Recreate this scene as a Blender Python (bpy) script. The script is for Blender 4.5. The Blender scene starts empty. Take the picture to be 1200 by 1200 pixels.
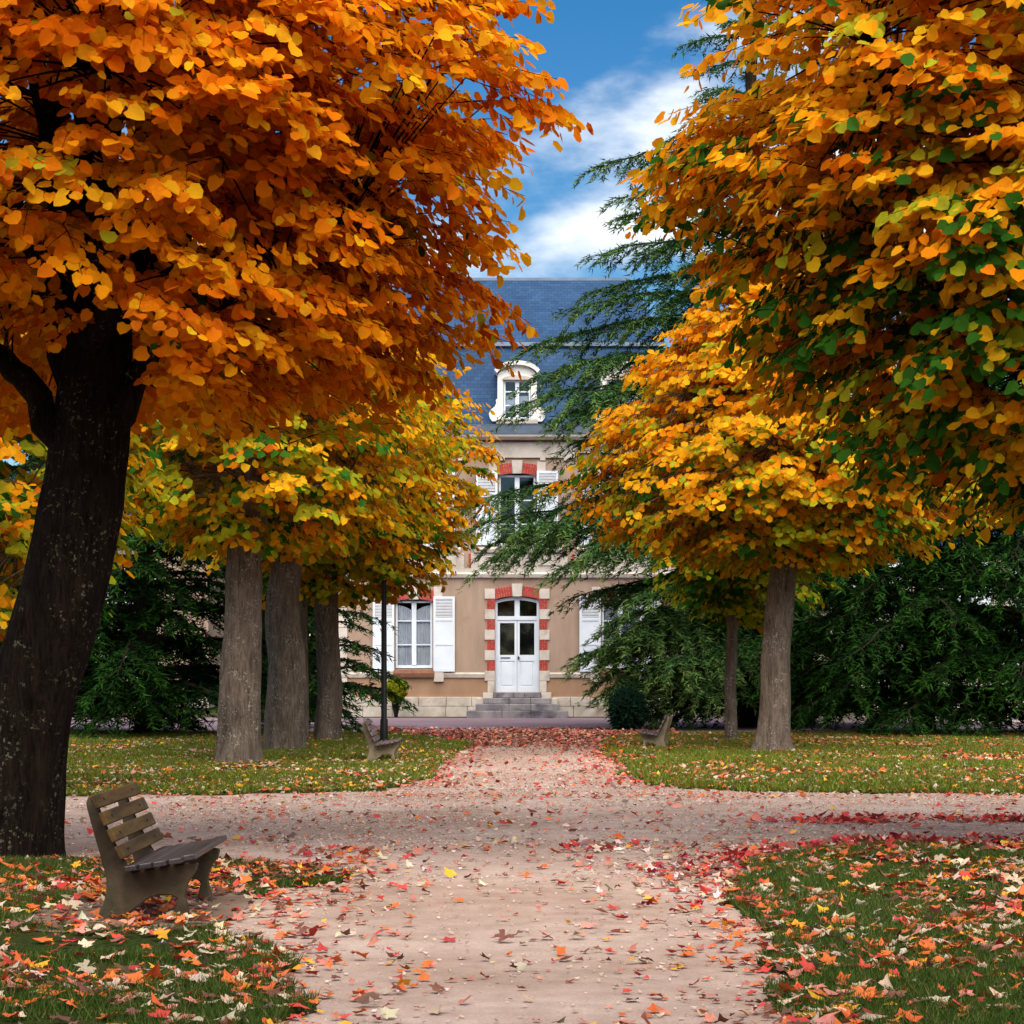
import bpy, bmesh, math, random
import numpy as np
from mathutils import Vector, Matrix, noise as mnoise

random.seed(7)
RNG = np.random.default_rng(11)
SC = bpy.context.scene
COL = SC.collection
R = math.radians

# ------------------------------------------------------------------ camera
F = 2600.0 / 1200.0            # focal length in frame widths
HOR = 777.0                    # row of the horizon in the 1200 px photograph
CAM_H = 1.7
cam = bpy.data.cameras.new('camera')
cam.sensor_width = 36.0
cam.lens = 36.0 * F
cam.shift_y = (HOR - 600.0) / 1200.0
cam.clip_start, cam.clip_end = 0.1, 3000.0
camo = bpy.data.objects.new('camera', cam)
camo.location = (0, 0, CAM_H)
camo.rotation_euler = (R(90), 0, 0)
COL.objects.link(camo)
SC.camera = camo

# ------------------------------------------------------------------ world and sun
SUN_EL, SUN_AZ = 54.0, 172.0    # azimuth clockwise from +Y; behind the camera, a little to its right
world = bpy.data.worlds.new('World')
SC.world = world
world.use_nodes = True
wn = world.node_tree
wn.nodes.clear()
def WN(t, **kw):
    n = wn.nodes.new(t)
    for k, v in kw.items(): setattr(n, k, v)
    return n
sky = WN('ShaderNodeTexSky', sky_type='NISHITA', sun_disc=False)
sky.sun_elevation = R(SUN_EL); sky.sun_rotation = R(SUN_AZ)
sky.air_density = 1.0; sky.dust_density = 0.25; sky.ozone_density = 3.0
hs = WN('ShaderNodeHueSaturation'); hs.inputs['Saturation'].default_value = 1.42; hs.inputs['Value'].default_value = 0.47
wn.links.new(sky.outputs[0], hs.inputs['Color'])
tc = WN('ShaderNodeTexCoord')
mp = WN('ShaderNodeMapping'); mp.inputs['Scale'].default_value = (6.0, 6.0, 13.0); mp.inputs['Location'].default_value = (19.1, 3.93, 15.11)
wn.links.new(tc.outputs['Generated'], mp.inputs['Vector'])
nz = WN('ShaderNodeTexNoise'); nz.inputs['Scale'].default_value = 1.0; nz.inputs['Detail'].default_value = 7.0; nz.inputs['Roughness'].default_value = 0.52
wn.links.new(mp.outputs[0], nz.inputs['Vector'])
rp = WN('ShaderNodeValToRGB')
rp.color_ramp.elements[0].position = 0.47; rp.color_ramp.elements[0].color = (0, 0, 0, 1)
rp.color_ramp.elements[1].position = 0.65; rp.color_ramp.elements[1].color = (1, 1, 1, 1)
rp.color_ramp.interpolation = 'EASE'
wn.links.new(nz.outputs['Fac'], rp.inputs[0])
mx = WN('ShaderNodeMixRGB'); mx.inputs['Color2'].default_value = (5.4, 5.5, 5.6, 1)
wn.links.new(rp.outputs[0], mx.inputs['Fac'])
wn.links.new(hs.outputs[0], mx.inputs['Color1'])
bg = WN('ShaderNodeBackground'); bg.inputs['Strength'].default_value = 0.15
wn.links.new(mx.outputs[0], bg.inputs['Color'])
wo = WN('ShaderNodeOutputWorld')
wn.links.new(bg.outputs[0], wo.inputs['Surface'])

sl = bpy.data.lights.new('sun', 'SUN'); sl.energy = 4.8; sl.angle = R(75); sl.color = (1.0, 0.91, 0.78)
so = bpy.data.objects.new('sun', sl); COL.objects.link(so)
sd = Vector((math.sin(R(SUN_AZ)) * math.cos(R(SUN_EL)), math.cos(R(SUN_AZ)) * math.cos(R(SUN_EL)), math.sin(R(SUN_EL))))
so.rotation_euler = sd.to_track_quat('Z', 'Y').to_euler()
so.location = (0, -20, 40)

SC.view_settings.view_transform = 'Standard'
SC.view_settings.look = 'None'
SC.view_settings.gamma = 1.0
SC.view_settings.use_curve_mapping = False
SC.view_settings.exposure = 0.72
SC.cycles.max_bounces = 12
SC.cycles.diffuse_bounces = 8
SC.cycles.transmission_bounces = 10
SC.cycles.transparent_max_bounces = 8
SC.cycles.use_denoising = True

# ------------------------------------------------------------------ helpers
def at(px, py, Y):
    """world point of a photograph pixel at depth Y (metres from the camera)"""
    return Vector(((px - 600.0) / 2600.0 * Y, Y, CAM_H + (HOR - py) / 2600.0 * Y))
def depth(py):
    return CAM_H * 2600.0 / (py - HOR)

def tag(o, label=None, cat=None, group=None, kind=None):
    if label: o['label'] = label
    if cat: o['category'] = cat
    if group: o['group'] = group
    if kind: o['kind'] = kind
    return o
def thing(name, label, cat, loc=(0, 0, 0), rz=0.0, group=None):
    e = bpy.data.objects.new(name, None)
    e.empty_display_size = 0.3
    COL.objects.link(e)
    e.location = loc; e.rotation_euler = (0, 0, rz)
    return tag(e, label, cat, group)
def adopt(o, parent, world=True):
    """parent o; with world=True its mesh is in world coordinates"""
    o.parent = parent
    if world:
        o.matrix_parent_inverse = Matrix.Translation(-Vector(parent.location))
    return o
def link(name, me, mat=None, parent=None, world=False):
    o = bpy.data.objects.new(name, me)
    COL.objects.link(o)
    if mat is not None and not me.materials: me.materials.append(mat)
    if parent is not None: adopt(o, parent, world)
    return o
def copy_tree(o, parent=None):
    c = o.copy(); COL.objects.link(c); c.parent = parent
    for ch in [x for x in bpy.data.objects if x.parent == o]:
        copy_tree(ch, c)
    return c

class MB:
    """collects verts and faces of one mesh"""
    def __init__(s): s.v, s.f = [], []
    def box(s, x0, x1, y0, y1, z0, z1):
        b = len(s.v)
        s.v += [(x0, y0, z0), (x1, y0, z0), (x1, y1, z0), (x0, y1, z0), (x0, y0, z1), (x1, y0, z1), (x1, y1, z1), (x0, y1, z1)]
        s.f += [tuple(b + i for i in q) for q in ((0, 3, 2, 1), (4, 5, 6, 7), (0, 1, 5, 4), (1, 2, 6, 5), (2, 3, 7, 6), (3, 0, 4, 7))]
        return s
    def prism(s, pts, a0, a1, axis='y'):
        """extrude a polygon; pts are (x, z) for axis y, (y, z) for axis x, (x, y) for axis z"""
        b, n = len(s.v), len(pts)
        mk = {'y': lambda p, a: (p[0], a, p[1]), 'x': lambda p, a: (a, p[0], p[1]), 'z': lambda p, a: (p[0], p[1], a)}[axis]
        s.v += [mk(p, a0) for p in pts] + [mk(p, a1) for p in pts]
        s.f += [tuple(range(b, b + n)), tuple(range(b + 2 * n - 1, b + n - 1, -1))]
        s.f += [(b + i, b + n + i, b + n + (i + 1) % n, b + (i + 1) % n) for i in range(n)]
        return s
    def quad(s, *p):
        b = len(s.v); s.v += [tuple(q) for q in p]; s.f.append(tuple(range(b, b + len(p)))); return s
    def mesh(s, name, bevel=0.0, smooth=False):
        me = bpy.data.meshes.new(name)
        me.from_pydata(s.v, [], s.f)
        bm = bmesh.new(); bm.from_mesh(me)
        bmesh.ops.recalc_face_normals(bm, faces=bm.faces)
        if bevel:
            bmesh.ops.bevel(bm, geom=list(bm.edges), offset=bevel, segments=1, affect='EDGES', profile=0.5)
        bm.to_mesh(me); bm.free()
        if smooth: me.polygons.foreach_set('use_smooth', [True] * len(me.polygons))
        me.update()
        return me
    def build(s, name, mat, parent=None, bevel=0.0, world=True, smooth=False):
        return link(name, s.mesh(name, bevel, smooth), mat, parent, world)

def fast_mesh(name, V, faces_flat, sizes, col=None, smooth=False):
    """mesh from numpy arrays; col = one colour per vertex"""
    me = bpy.data.meshes.new(name)
    V = np.ascontiguousarray(V, dtype=np.float32)
    sizes = np.asarray(sizes, dtype=np.int32)
    starts = np.zeros(len(sizes), dtype=np.int32); starts[1:] = np.cumsum(sizes)[:-1]
    me.vertices.add(len(V)); me.vertices.foreach_set('co', V.ravel())
    me.loops.add(int(sizes.sum())); me.loops.foreach_set('vertex_index', np.asarray(faces_flat, dtype=np.int32).ravel())
    me.polygons.add(len(sizes)); me.polygons.foreach_set('loop_start', starts)
    if smooth: me.polygons.foreach_set('use_smooth', np.ones(len(sizes), dtype=bool))
    me.update(calc_edges=True)
    if col is not None:
        a = me.attributes.new('leafcol', 'FLOAT_COLOR', 'POINT')
        c = np.ones((len(V), 4), dtype=np.float32); c[:, :3] = col
        a.data.foreach_set('color', c.ravel())
    return me

def norm(a):
    return a / np.maximum(np.linalg.norm(a, axis=-1, keepdims=True), 1e-9)

def stamp(template, faces, pos, du, dv, dn, scale, name, col, smooth=False):
    """copies of a small template (u, v, n coordinates) at many places, as one mesh"""
    T = np.asarray(template, dtype=np.float32)
    if T.ndim == 2: T = np.repeat(T[None], len(pos), 0)
    k, n = T.shape[1], len(pos)
    sc = np.asarray(scale)[:, None, None]
    V = pos[:, None, :] + sc * (T[..., 0:1] * du[:, None, :] + T[..., 1:2] * dv[:, None, :] + T[..., 2:3] * dn[:, None, :])
    off = (np.arange(n) * k)[:, None]
    flat = np.concatenate([np.asarray(f) for f in faces])[None, :] + off
    sizes = np.tile(np.array([len(f) for f in faces]), n)
    vc = np.repeat(col, k, axis=0)
    vc = vc * np.random.default_rng(len(pos)).uniform(.80, 1.14, (len(vc), 1))     # blotchy blades: every corner has its own tone
    return fast_mesh(name, V.reshape(-1, 3), flat.ravel(), sizes, vc.clip(.002, .92), smooth)

def hash2(ix, iy, seed):
    h = (ix.astype(np.int64) * 374761393 + iy.astype(np.int64) * 668265263 + seed * 974634777) & 0xffffffff
    h = ((h ^ (h >> 13)) * 1274126177) & 0xffffffff
    return ((h ^ (h >> 16)) & 0xffff) / 65535.0
def vnoise(x, y, seed=0, octv=3):
    x = np.asarray(x, dtype=float); y = np.asarray(y, dtype=float)
    tot = np.zeros_like(x); amp, nrm = 1.0, 0.0
    for o in range(octv):
        ix, iy = np.floor(x), np.floor(y); fx, fy = x - ix, y - iy
        fx, fy = fx * fx * (3 - 2 * fx), fy * fy * (3 - 2 * fy)
        a = hash2(ix, iy, seed + o); b = hash2(ix + 1, iy, seed + o); c = hash2(ix, iy + 1, seed + o); d = hash2(ix + 1, iy + 1, seed + o)
        tot += amp * ((a * (1 - fx) + b * fx) * (1 - fy) + (c * (1 - fx) + d * fx) * fy)
        nrm += amp; amp *= 0.5; x, y = x * 2.03 + 7.1, y * 2.03 + 3.7
    return tot / nrm
def inside(poly, x, y):
    res = np.zeros(len(x), dtype=bool); n = len(poly)
    for i in range(n):
        (x0, y0), (x1, y1) = poly[i], poly[(i + 1) % n]
        if y0 == y1: continue
        c = ((y0 > y) != (y1 > y)) & (x < (x1 - x0) * (y - y0) / (y1 - y0) + x0)
        res ^= c
    return res

def tube_arrays(pts, rad, n=8):
    P = np.asarray(pts, dtype=float); m = len(P); rad = np.asarray(rad, dtype=float)
    T = norm(np.gradient(P, axis=0))
    up = np.array([0.0, 0, 1.0]) if abs(T[0, 2]) < 0.9 else np.array([1.0, 0, 0])
    V = np.zeros((m, n, 3)); a = np.arange(n) * 2 * math.pi / n
    u = norm(np.cross(T[0], up))
    for i in range(m):
        u = norm(u - T[i] * np.dot(u, T[i])); w = np.cross(T[i], u)
        V[i] = P[i] + rad[i] * (np.cos(a)[:, None] * u + np.sin(a)[:, None] * w)
    idx = np.arange(m * n).reshape(m, n)
    q = np.stack([idx[:-1], np.roll(idx, -1, 1)[:-1], np.roll(idx, -1, 1)[1:], idx[1:]], -1).reshape(-1, 4)
    return V.reshape(-1, 3), q
def join_tubes(lst, name):
    Vs, qs, b = [], [], 0
    for V, q in lst:
        Vs.append(V); qs.append(q + b); b += len(V)
    V = np.concatenate(Vs); q = np.concatenate(qs)
    return fast_mesh(name, V, q.ravel(), np.full(len(q), 4), smooth=True)

# ------------------------------------------------------------------ materials
def material(name):
    m = bpy.data.materials.new(name); m.use_nodes = True
    nt = m.node_tree; nt.nodes.clear()
    out = nt.nodes.new('ShaderNodeOutputMaterial')
    return m, nt, out
def N(nt, t, ins=None, **kw):
    n = nt.nodes.new(t)
    for k, v in kw.items(): setattr(n, k, v)
    for k, v in (ins or {}).items(): n.inputs[k].default_value = v
    return n
def ramp(nt, fac, stops):
    r = nt.nodes.new('ShaderNodeValToRGB'); e = r.color_ramp.elements
    while len(e) < len(stops): e.new(0.5)
    for i, (p, c) in enumerate(stops): e[i].position = p; e[i].color = (*c, 1)
    nt.links.new(fac, r.inputs[0]); return r.outputs[0]
def mixc(nt, fac, a, b, mode='MIX'):
    m = nt.nodes.new('ShaderNodeMixRGB'); m.blend_type = mode
    for sock, v in ((m.inputs[0], fac), (m.inputs[1], a), (m.inputs[2], b)):
        if isinstance(v, bpy.types.NodeSocket): nt.links.new(v, sock)
        elif isinstance(v, (int, float)): sock.default_value = v
        else: sock.default_value = (*v, 1)
    return m.outputs[0]
def tnoise(nt, scale, detail=4, rough=0.55, stretch=None, coord='Object', dist=0.0):
    tcn = nt.nodes.new('ShaderNodeTexCoord'); v = tcn.outputs[coord]
    if stretch:
        mpn = nt.nodes.new('ShaderNodeMapping'); mpn.inputs['Scale'].default_value = stretch
        nt.links.new(v, mpn.inputs['Vector']); v = mpn.outputs[0]
    n = N(nt, 'ShaderNodeTexNoise', {'Scale': scale, 'Detail': detail, 'Roughness': rough, 'Distortion': dist})
    nt.links.new(v, n.inputs['Vector']); return n.outputs['Fac']
def bumpn(nt, h, strength=0.4, dist=0.02):
    b = N(nt, 'ShaderNodeBump', {'Strength': strength, 'Distance': dist}); nt.links.new(h, b.inputs['Height']); return b.outputs[0]
def finish(nt, out, colsock, rough=0.8, spec=0.3, nrm=None, metallic=0.0):
    p = N(nt, 'ShaderNodeBsdfPrincipled', {'Roughness': rough, 'Specular IOR Level': spec, 'Metallic': metallic})
    if isinstance(colsock, bpy.types.NodeSocket): nt.links.new(colsock, p.inputs['Base Color'])
    else: p.inputs['Base Color'].default_value = (*colsock, 1)
    if nrm is not None: nt.links.new(nrm, p.inputs['Normal'])
    nt.links.new(p.outputs[0], out.inputs[0]); return p

def mat_plain(name, c1, c2, scale=3.0, rough=0.8, spec=0.3, bump=0.15, bscale=40.0, bdist=0.01, stops=(0.35, 0.65), stretch=None, extra=None):
    """two-tone noise colour, fine bump, optional stain colour"""
    m, nt, out = material(name)
    f = tnoise(nt, scale, 5, 0.6, stretch)
    c = ramp(nt, f, [(stops[0], c1), (stops[1], c2)])
    if extra:
        ec, es, lo, hi = extra
        fe = ramp(nt, tnoise(nt, es, 6, 0.65), [(lo, (0, 0, 0)), (hi, (1, 1, 1))])
        c = mixc(nt, fe, c, ec)
    finish(nt, out, c, rough, spec, bumpn(nt, tnoise(nt, bscale, 4, 0.6, stretch), bump, bdist))
    return m

def mat_leaf(name, source='attr', trans=0.35, rough=0.5, spec=0.35, gain=1.0):
    m, nt, out = material(name)
    if source == 'attr':
        a = N(nt, 'ShaderNodeAttribute', attribute_name='leafcol'); c = a.outputs['Color']
    else:
        a = N(nt, 'ShaderNodeObjectInfo'); c = a.outputs['Color']
    mott = ramp(nt, tnoise(nt, 28.0, 3, 0.6), [(0.3, (0.84, 0.82, 0.80)), (0.7, (1.08, 1.08, 1.08))])
    c = mixc(nt, 1.0, c, mott, 'MULTIPLY')
    p = N(nt, 'ShaderNodeBsdfPrincipled', {'Roughness': rough, 'Specular IOR Level': spec})
    nt.links.new(c, p.inputs['Base Color'])
    t = N(nt, 'ShaderNodeBsdfTranslucent'); nt.links.new(c, t.inputs['Color'])
    ms = N(nt, 'ShaderNodeMixShader', {0: trans})
    nt.links.new(p.outputs[0], ms.inputs[1]); nt.links.new(t.outputs[0], ms.inputs[2])
    nt.links.new(ms.outputs[0], out.inputs[0])
    return m

M = {}
M['leaf'] = mat_leaf('crown_leaf', trans=0.55, rough=0.7, spec=0.06)
M['leaf_one'] = mat_leaf('single_crown_leaf', 'obj', trans=0.55, rough=0.7, spec=0.06)
M['litter'] = mat_leaf('fallen_leaf', trans=0.12, rough=0.75, spec=0.08)
M['litter_one'] = mat_leaf('single_fallen_leaf', 'obj', trans=0.12, rough=0.7, spec=0.1)
M['grass'] = mat_leaf('grass_blade', trans=0.30, rough=0.6, spec=0.2)
M['needle'] = mat_leaf('conifer_needle', trans=0.10, rough=0.8, spec=0.04)

def mat_bark(name, dark, light, lichen, amt=0.62, groove=1.0):
    m, nt, out = material(name)
    f = tnoise(nt, 9.0, 6, 0.65, (1, 1, 0.22), dist=0.6)
    c = ramp(nt, f, [(0.33, dark), (0.62, light)])
    big = tnoise(nt, 2.2, 3, 0.5)
    c = mixc(nt, ramp(nt, big, [(0.4, (0, 0, 0)), (0.65, (0.5, 0.5, 0.5))]), c, light)
    f2 = tnoise(nt, 42.0, 4, 0.7, (1, 1, 0.11), dist=0.3)
    c = mixc(nt, 1.0, c, ramp(nt, f2, [(0.34, tuple(1 - groove * v for v in (.58, .60, .62))), (0.52, (1.0, 1.0, 1.0)), (0.70, tuple(1 + groove * v for v in (.38, .36, .32)))]), 'MULTIPLY')
    sp = ramp(nt, tnoise(nt, 26.0, 5, 0.7), [(amt, (0, 0, 0)), (amt + 0.05, (1, 1, 1))])
    area = ramp(nt, tnoise(nt, 3.1, 2, 0.5), [(0.46, (0, 0, 0)), (0.60, (1, 1, 1))])
    c = mixc(nt, mixc(nt, 1.0, sp, area, 'MULTIPLY'), c, lichen)
    h_ = mixc(nt, 0.45, f, f2)
    finish(nt, out, c, 0.95, 0.05, bumpn(nt, h_, 1.0, 0.07))
    return m
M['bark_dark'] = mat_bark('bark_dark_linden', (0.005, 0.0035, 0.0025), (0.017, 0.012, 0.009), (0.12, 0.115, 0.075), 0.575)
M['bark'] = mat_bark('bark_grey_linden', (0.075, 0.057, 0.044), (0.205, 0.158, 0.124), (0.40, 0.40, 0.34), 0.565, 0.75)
M['bark_con'] = mat_bark('bark_conifer', (0.010, 0.008, 0.007), (0.045, 0.032, 0.025), (0.09, 0.09, 0.07), 0.7)

def mat_gravel():
    m, nt, out = material('gravel')
    big = ramp(nt, tnoise(nt, 0.35, 5, 0.6), [(0.35, (0.33, 0.24, 0.194)), (0.62, (0.46, 0.365, 0.318))])
    mid = ramp(nt, tnoise(nt, 3.0, 5, 0.65), [(0.3, (0.78, 0.74, 0.72)), (0.7, (1.12, 1.10, 1.10))])
    fine = ramp(nt, tnoise(nt, 70.0, 3, 0.7), [(0.3, (0.80, 0.79, 0.79)), (0.52, (1.0, 1.0, 1.0)), (0.75, (1.18, 1.17, 1.16))])
    c = mixc(nt, 1.0, mixc(nt, 1.0, big, mid, 'MULTIPLY'), fine, 'MULTIPLY')
    finish(nt, out, c, 0.95, 0.15, bumpn(nt, tnoise(nt, 60.0, 4, 0.7), 0.6, 0.02))
    return m
M['gravel'] = mat_gravel()
M['asphalt'] = mat_plain('driveway_asphalt', (0.155, 0.105, 0.135), (0.215, 0.150, 0.180), 0.6, 0.85, 0.2, 0.3, 60)
M['lawn'] = mat_plain('lawn_soil', (0.028, 0.044, 0.009), (0.075, 0.056, 0.030), 1.6, 0.95, 0.05, 1.0, 55, 0.06, stops=(0.40, 0.62), extra=((0.050, 0.080, 0.012), 30.0, 0.45, 0.60))
M['earth'] = mat_plain('earth', (0.060, 0.040, 0.026), (0.050, 0.070, 0.016), 0.5, 0.95, 0.1, 0.8, 20, 0.05)
M['bare'] = mat_plain('trodden_earth', (0.13, 0.085, 0.062), (0.20, 0.14, 0.11), 2.0, 0.95, 0.1, 0.5, 40, 0.02)

M['render'] = mat_plain('ochre_render', (0.305, 0.218, 0.166), (0.385, 0.284, 0.218), 2.4, 0.9, 0.15, 0.25, 45, stretch=(1, 1, 0.22), extra=((0.25, 0.165, 0.12), 0.75, 0.50, 0.72))
M['render_low'] = mat_plain('ochre_render_lower', (0.29, 0.176, 0.110), (0.35, 0.220, 0.142), 2.4, 0.9, 0.15, 0.25, 45, stretch=(1, 1, 0.4), extra=((0.30, 0.15, 0.09), 0.8, 0.55, 0.75))
M['stone'] = mat_plain('pale_limestone', (0.47, 0.42, 0.37), (0.58, 0.53, 0.48), 2.4, 0.85, 0.2, 0.2, 30, extra=((0.32, 0.27, 0.235), 1.3, 0.52, 0.72))
M['stone_white'] = mat_plain('whitewashed_stone', (0.66, 0.65, 0.62), (0.76, 0.75, 0.73), 2.4, 0.85, 0.2, 0.2, 30, extra=((0.50, 0.47, 0.44), 1.4, 0.58, 0.76))
M['stone_old'] = mat_plain('weathered_limestone', (0.40, 0.35, 0.30), (0.58, 0.53, 0.48), 2.0, 0.9, 0.15, 0.4, 22, extra=((0.28, 0.20, 0.17), 1.6, 0.54, 0.72))
M['step'] = mat_plain('grey_step_stone', (0.15, 0.14, 0.16), (0.30, 0.28, 0.29), 2.2, 0.85, 0.2, 0.4, 20, extra=((0.07, 0.065, 0.08), 1.4, 0.5, 0.68), stretch=(1, 1, 0.6))
M['brick'] = mat_plain('red_brick', (0.33, 0.038, 0.030), (0.46, 0.080, 0.060), 6.0, 0.85, 0.2, 0.3, 40)
M['mortar'] = mat_plain('mortar', (0.50, 0.34, 0.29), (0.60, 0.43, 0.38), 8.0, 0.95, 0.1, 0.3, 60)
M['paint'] = mat_plain('white_paint', (0.60, 0.67, 0.76), (0.68, 0.75, 0.83), 2.0, 0.5, 0.35, 0.08, 18, extra=((0.52, 0.57, 0.63), 3.0, 0.62, 0.8))
M['paint_grey'] = mat_plain('grey_white_paint', (0.55, 0.58, 0.63), (0.63, 0.66, 0.70), 2.0, 0.5, 0.35, 0.08, 18)
M['black'] = mat_plain('black_metal', (0.006, 0.006, 0.008), (0.011, 0.011, 0.013), 5, 0.55, 0.25, 0.1, 30)
M['zinc'] = mat_plain('zinc_gutter', (0.10, 0.14, 0.20), (0.16, 0.21, 0.29), 1.5, 0.5, 0.4, 0.1, 12)
M['concrete'] = mat_plain('bench_concrete', (0.046, 0.034, 0.022), (0.098, 0.074, 0.050), 3.5, 0.9, 0.15, 0.35, 55, extra=((0.040, 0.042, 0.020), 4.0, 0.50, 0.70))
M['wood_back'] = mat_plain('weathered_wood', (0.030, 0.016, 0.004), (0.108, 0.062, 0.014), 9.0, 0.7, 0.25, 0.5, 30, stretch=(1, 0.12, 1), extra=((0.04, 0.035, 0.02), 3.0, 0.55, 0.7))
M['wood_seat'] = mat_plain('dark_seat_wood', (0.016, 0.013, 0.016), (0.055, 0.044, 0.050), 9.0, 0.34, 0.5, 0.5, 30, stretch=(1, 0.12, 1))
M['wood_grey'] = mat_plain('grey_bench_wood', (0.085, 0.060, 0.062), (0.18, 0.135, 0.140), 9.0, 0.6, 0.3, 0.5, 30, stretch=(1, 0.12, 1))
M['concrete_pale'] = mat_plain('pale_bench_concrete', (0.17, 0.135, 0.085), (0.28, 0.225, 0.150), 3.5, 0.9, 0.15, 0.35, 55)
M['curtain'] = mat_plain('lace_curtain', (0.60, 0.64, 0.70), (0.80, 0.83, 0.86), 14.0, 0.9, 0.1, 0.2, 30, stretch=(1, 1, 0.25))
M['room'] = mat_plain('dark_room', (0.02, 0.02, 0.025), (0.03, 0.03, 0.035), 1, 0.9, 0.1)  # near-black colour stands in for unlit rooms
M['terracotta'] = mat_plain('terracotta', (0.16, 0.075, 0.045), (0.23, 0.11, 0.07), 5, 0.85, 0.15)
M['sign_red'] = mat_plain('sign_red', (0.42, 0.015, 0.03), (0.5, 0.02, 0.04), 4, 0.4, 0.4)
M['sign_white'] = mat_plain('sign_white', (0.72, 0.74, 0.76), (0.78, 0.8, 0.82), 4, 0.4, 0.4)
M['navy'] = mat_plain('navy_post_paint', (0.03, 0.05, 0.13), (0.05, 0.07, 0.17), 4, 0.45, 0.4)
def mat_slate():
    m, nt, out = material('slate_roof')
    tcn = nt.nodes.new('ShaderNodeTexCoord'); mpn = nt.nodes.new('ShaderNodeMapping')
    mpn.inputs['Rotation'].default_value = (R(90), 0, 0)
    nt.links.new(tcn.outputs['Object'], mpn.inputs['Vector'])
    b = N(nt, 'ShaderNodeTexBrick', {'Scale': 1.0, 'Brick Width': 0.22, 'Row Height': 0.12, 'Mortar Size': 0.006, 'Color1': (0.017, 0.052, 0.125, 1), 'Color2': (0.026, 0.070, 0.155, 1), 'Mortar': (0.012, 0.025, 0.06, 1)})
    nt.links.new(mpn.outputs[0], b.inputs['Vector'])
    v = ramp(nt, tnoise(nt, 0.9, 5, 0.6), [(0.3, (0.75, 0.78, 0.8)), (0.7, (1.15, 1.12, 1.1))])
    finish(nt, out, mixc(nt, 1.0, b.outputs['Color'], v, 'MULTIPLY'), 0.7, 0.15, bumpn(nt, b.outputs['Fac'], -0.4, 0.02))
    return m
M['slate'] = mat_slate()
def mat_glass():
    m, nt, out = material('window_glass')
    fr = N(nt, 'ShaderNodeFresnel', {'IOR': 1.5})
    t = N(nt, 'ShaderNodeBsdfTransparent', {'Color': (0.96, 0.975, 0.99, 1)})
    g = N(nt, 'ShaderNodeBsdfGlossy', {'Roughness': 0.03, 'Color': (0.9, 0.95, 1, 1)})
    mm = N(nt, 'ShaderNodeMath', {1: 0.0}, operation='ADD'); nt.links.new(fr.outputs[0], mm.inputs[0])
    ms = N(nt, 'ShaderNodeMixShader'); nt.links.new(mm.outputs[0], ms.inputs[0])
    nt.links.new(t.outputs[0], ms.inputs[1]); nt.links.new(g.outputs[0], ms.inputs[2])
    nt.links.new(ms.outputs[0], out.inputs[0])
    return m
M['glass'] = mat_glass()

# ------------------------------------------------------------------ ground
def ragged(poly, step=0.25, amp=0.12, seed=0):
    out = []
    n = len(poly)
    for i in range(n):
        a, b = Vector(poly[i]), Vector(poly[(i + 1) % n]); L = (b - a).length
        st = step if min(abs(a.x), abs(b.x)) < 9 else 2.0
        k = max(1, int(L / st)); nrm_ = Vector((b.y - a.y, a.x - b.x)).normalized()
        for j in range(k):
            p = a.lerp(b, j / k)
            d = (float(vnoise(np.array([p.x * 2.1]), np.array([p.y * 2.1]), seed, 5)[0]) - 0.5) * 2 * amp
            out.append((p.x + nrm_.x * d, p.y + nrm_.y * d))
    return out
def smooth_poly(poly, it=2):
    for _ in range(it):
        q = []
        for i in range(len(poly)):
            a, b = poly[i], poly[(i + 1) % len(poly)]
            q += [(0.75 * a[0] + 0.25 * b[0], 0.75 * a[1] + 0.25 * b[1]), (0.25 * a[0] + 0.75 * b[0], 0.25 * a[1] + 0.75 * b[1])]
        poly = q
    return poly
def sheet(name, poly, z, mat, parent=None, skirt=0.0):
    m = MB(); b = len(poly)
    m.v = [(x, y, z) for x, y in poly]; m.f = [tuple(range(b))]
    if skirt:
        m.v += [(x, y, z - skirt) for x, y in poly]
        m.f += [(i, (i + 1) % b, b + (i + 1) % b, b + i) for i in range(b)]
    me = bpy.data.meshes.new(name); me.from_pydata(m.v, [], m.f); me.update()
    o = link(name, me, mat)
    if me.polygons[0].normal.z < 0: me.flip_normals()
    return tag(o, kind='structure')
sheet('ground', [(-900, -300), (900, -300), (900, 1600), (-900, 1600)], -0.03, M['earth'])
sheet('gravel_path', [(-70, -12), (70, -12), (70, 57.5), (-70, 57.5)], -0.004, M['gravel'])
sheet('driveway', ragged([(-70, 54.2), (-2.6, 53.6), (2.8, 54.4), (70, 54.2), (70, 69.0), (-70, 69.0)], 0.4, 0.25, 3), 0.004, M['asphalt'])
LAWN_Z = 0.014
lawn_nl = ragged(smooth_poly([(-30, 8.0), (-0.95, 8.0), (-1.02, 10.5), (-1.32, 13.0), (-1.95, 14.0), (-2.15, 15.4), (-1.85, 16.3), (-1.40, 17.1), (-1.42, 18.2), (-2.1, 18.7), (-4.5, 18.9), (-30, 18.9)]), 0.08, 0.26, 5)
lawn_nr = ragged(smooth_poly([(30, 8.0), (1.15, 8.0), (1.30, 10.4), (1.50, 13.0), (1.58, 15.5), (1.74, 17.6), (2.15, 19.4), (3.2, 20.5), (6.5, 20.8), (30, 20.8)]), 0.08, 0.24, 9)
lawn_fl = ragged(smooth_poly([(-40, 28.3), (-6, 28.4), (-2.2, 28.9), (-1.35, 30.6), (-1.20, 36.0), (-1.02, 44.0), (-0.95, 47.6), (-1.9, 50.0), (-2.3, 52.8), (-6, 53.6), (-40, 53.6)]), 0.12, 0.42, 14)
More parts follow.
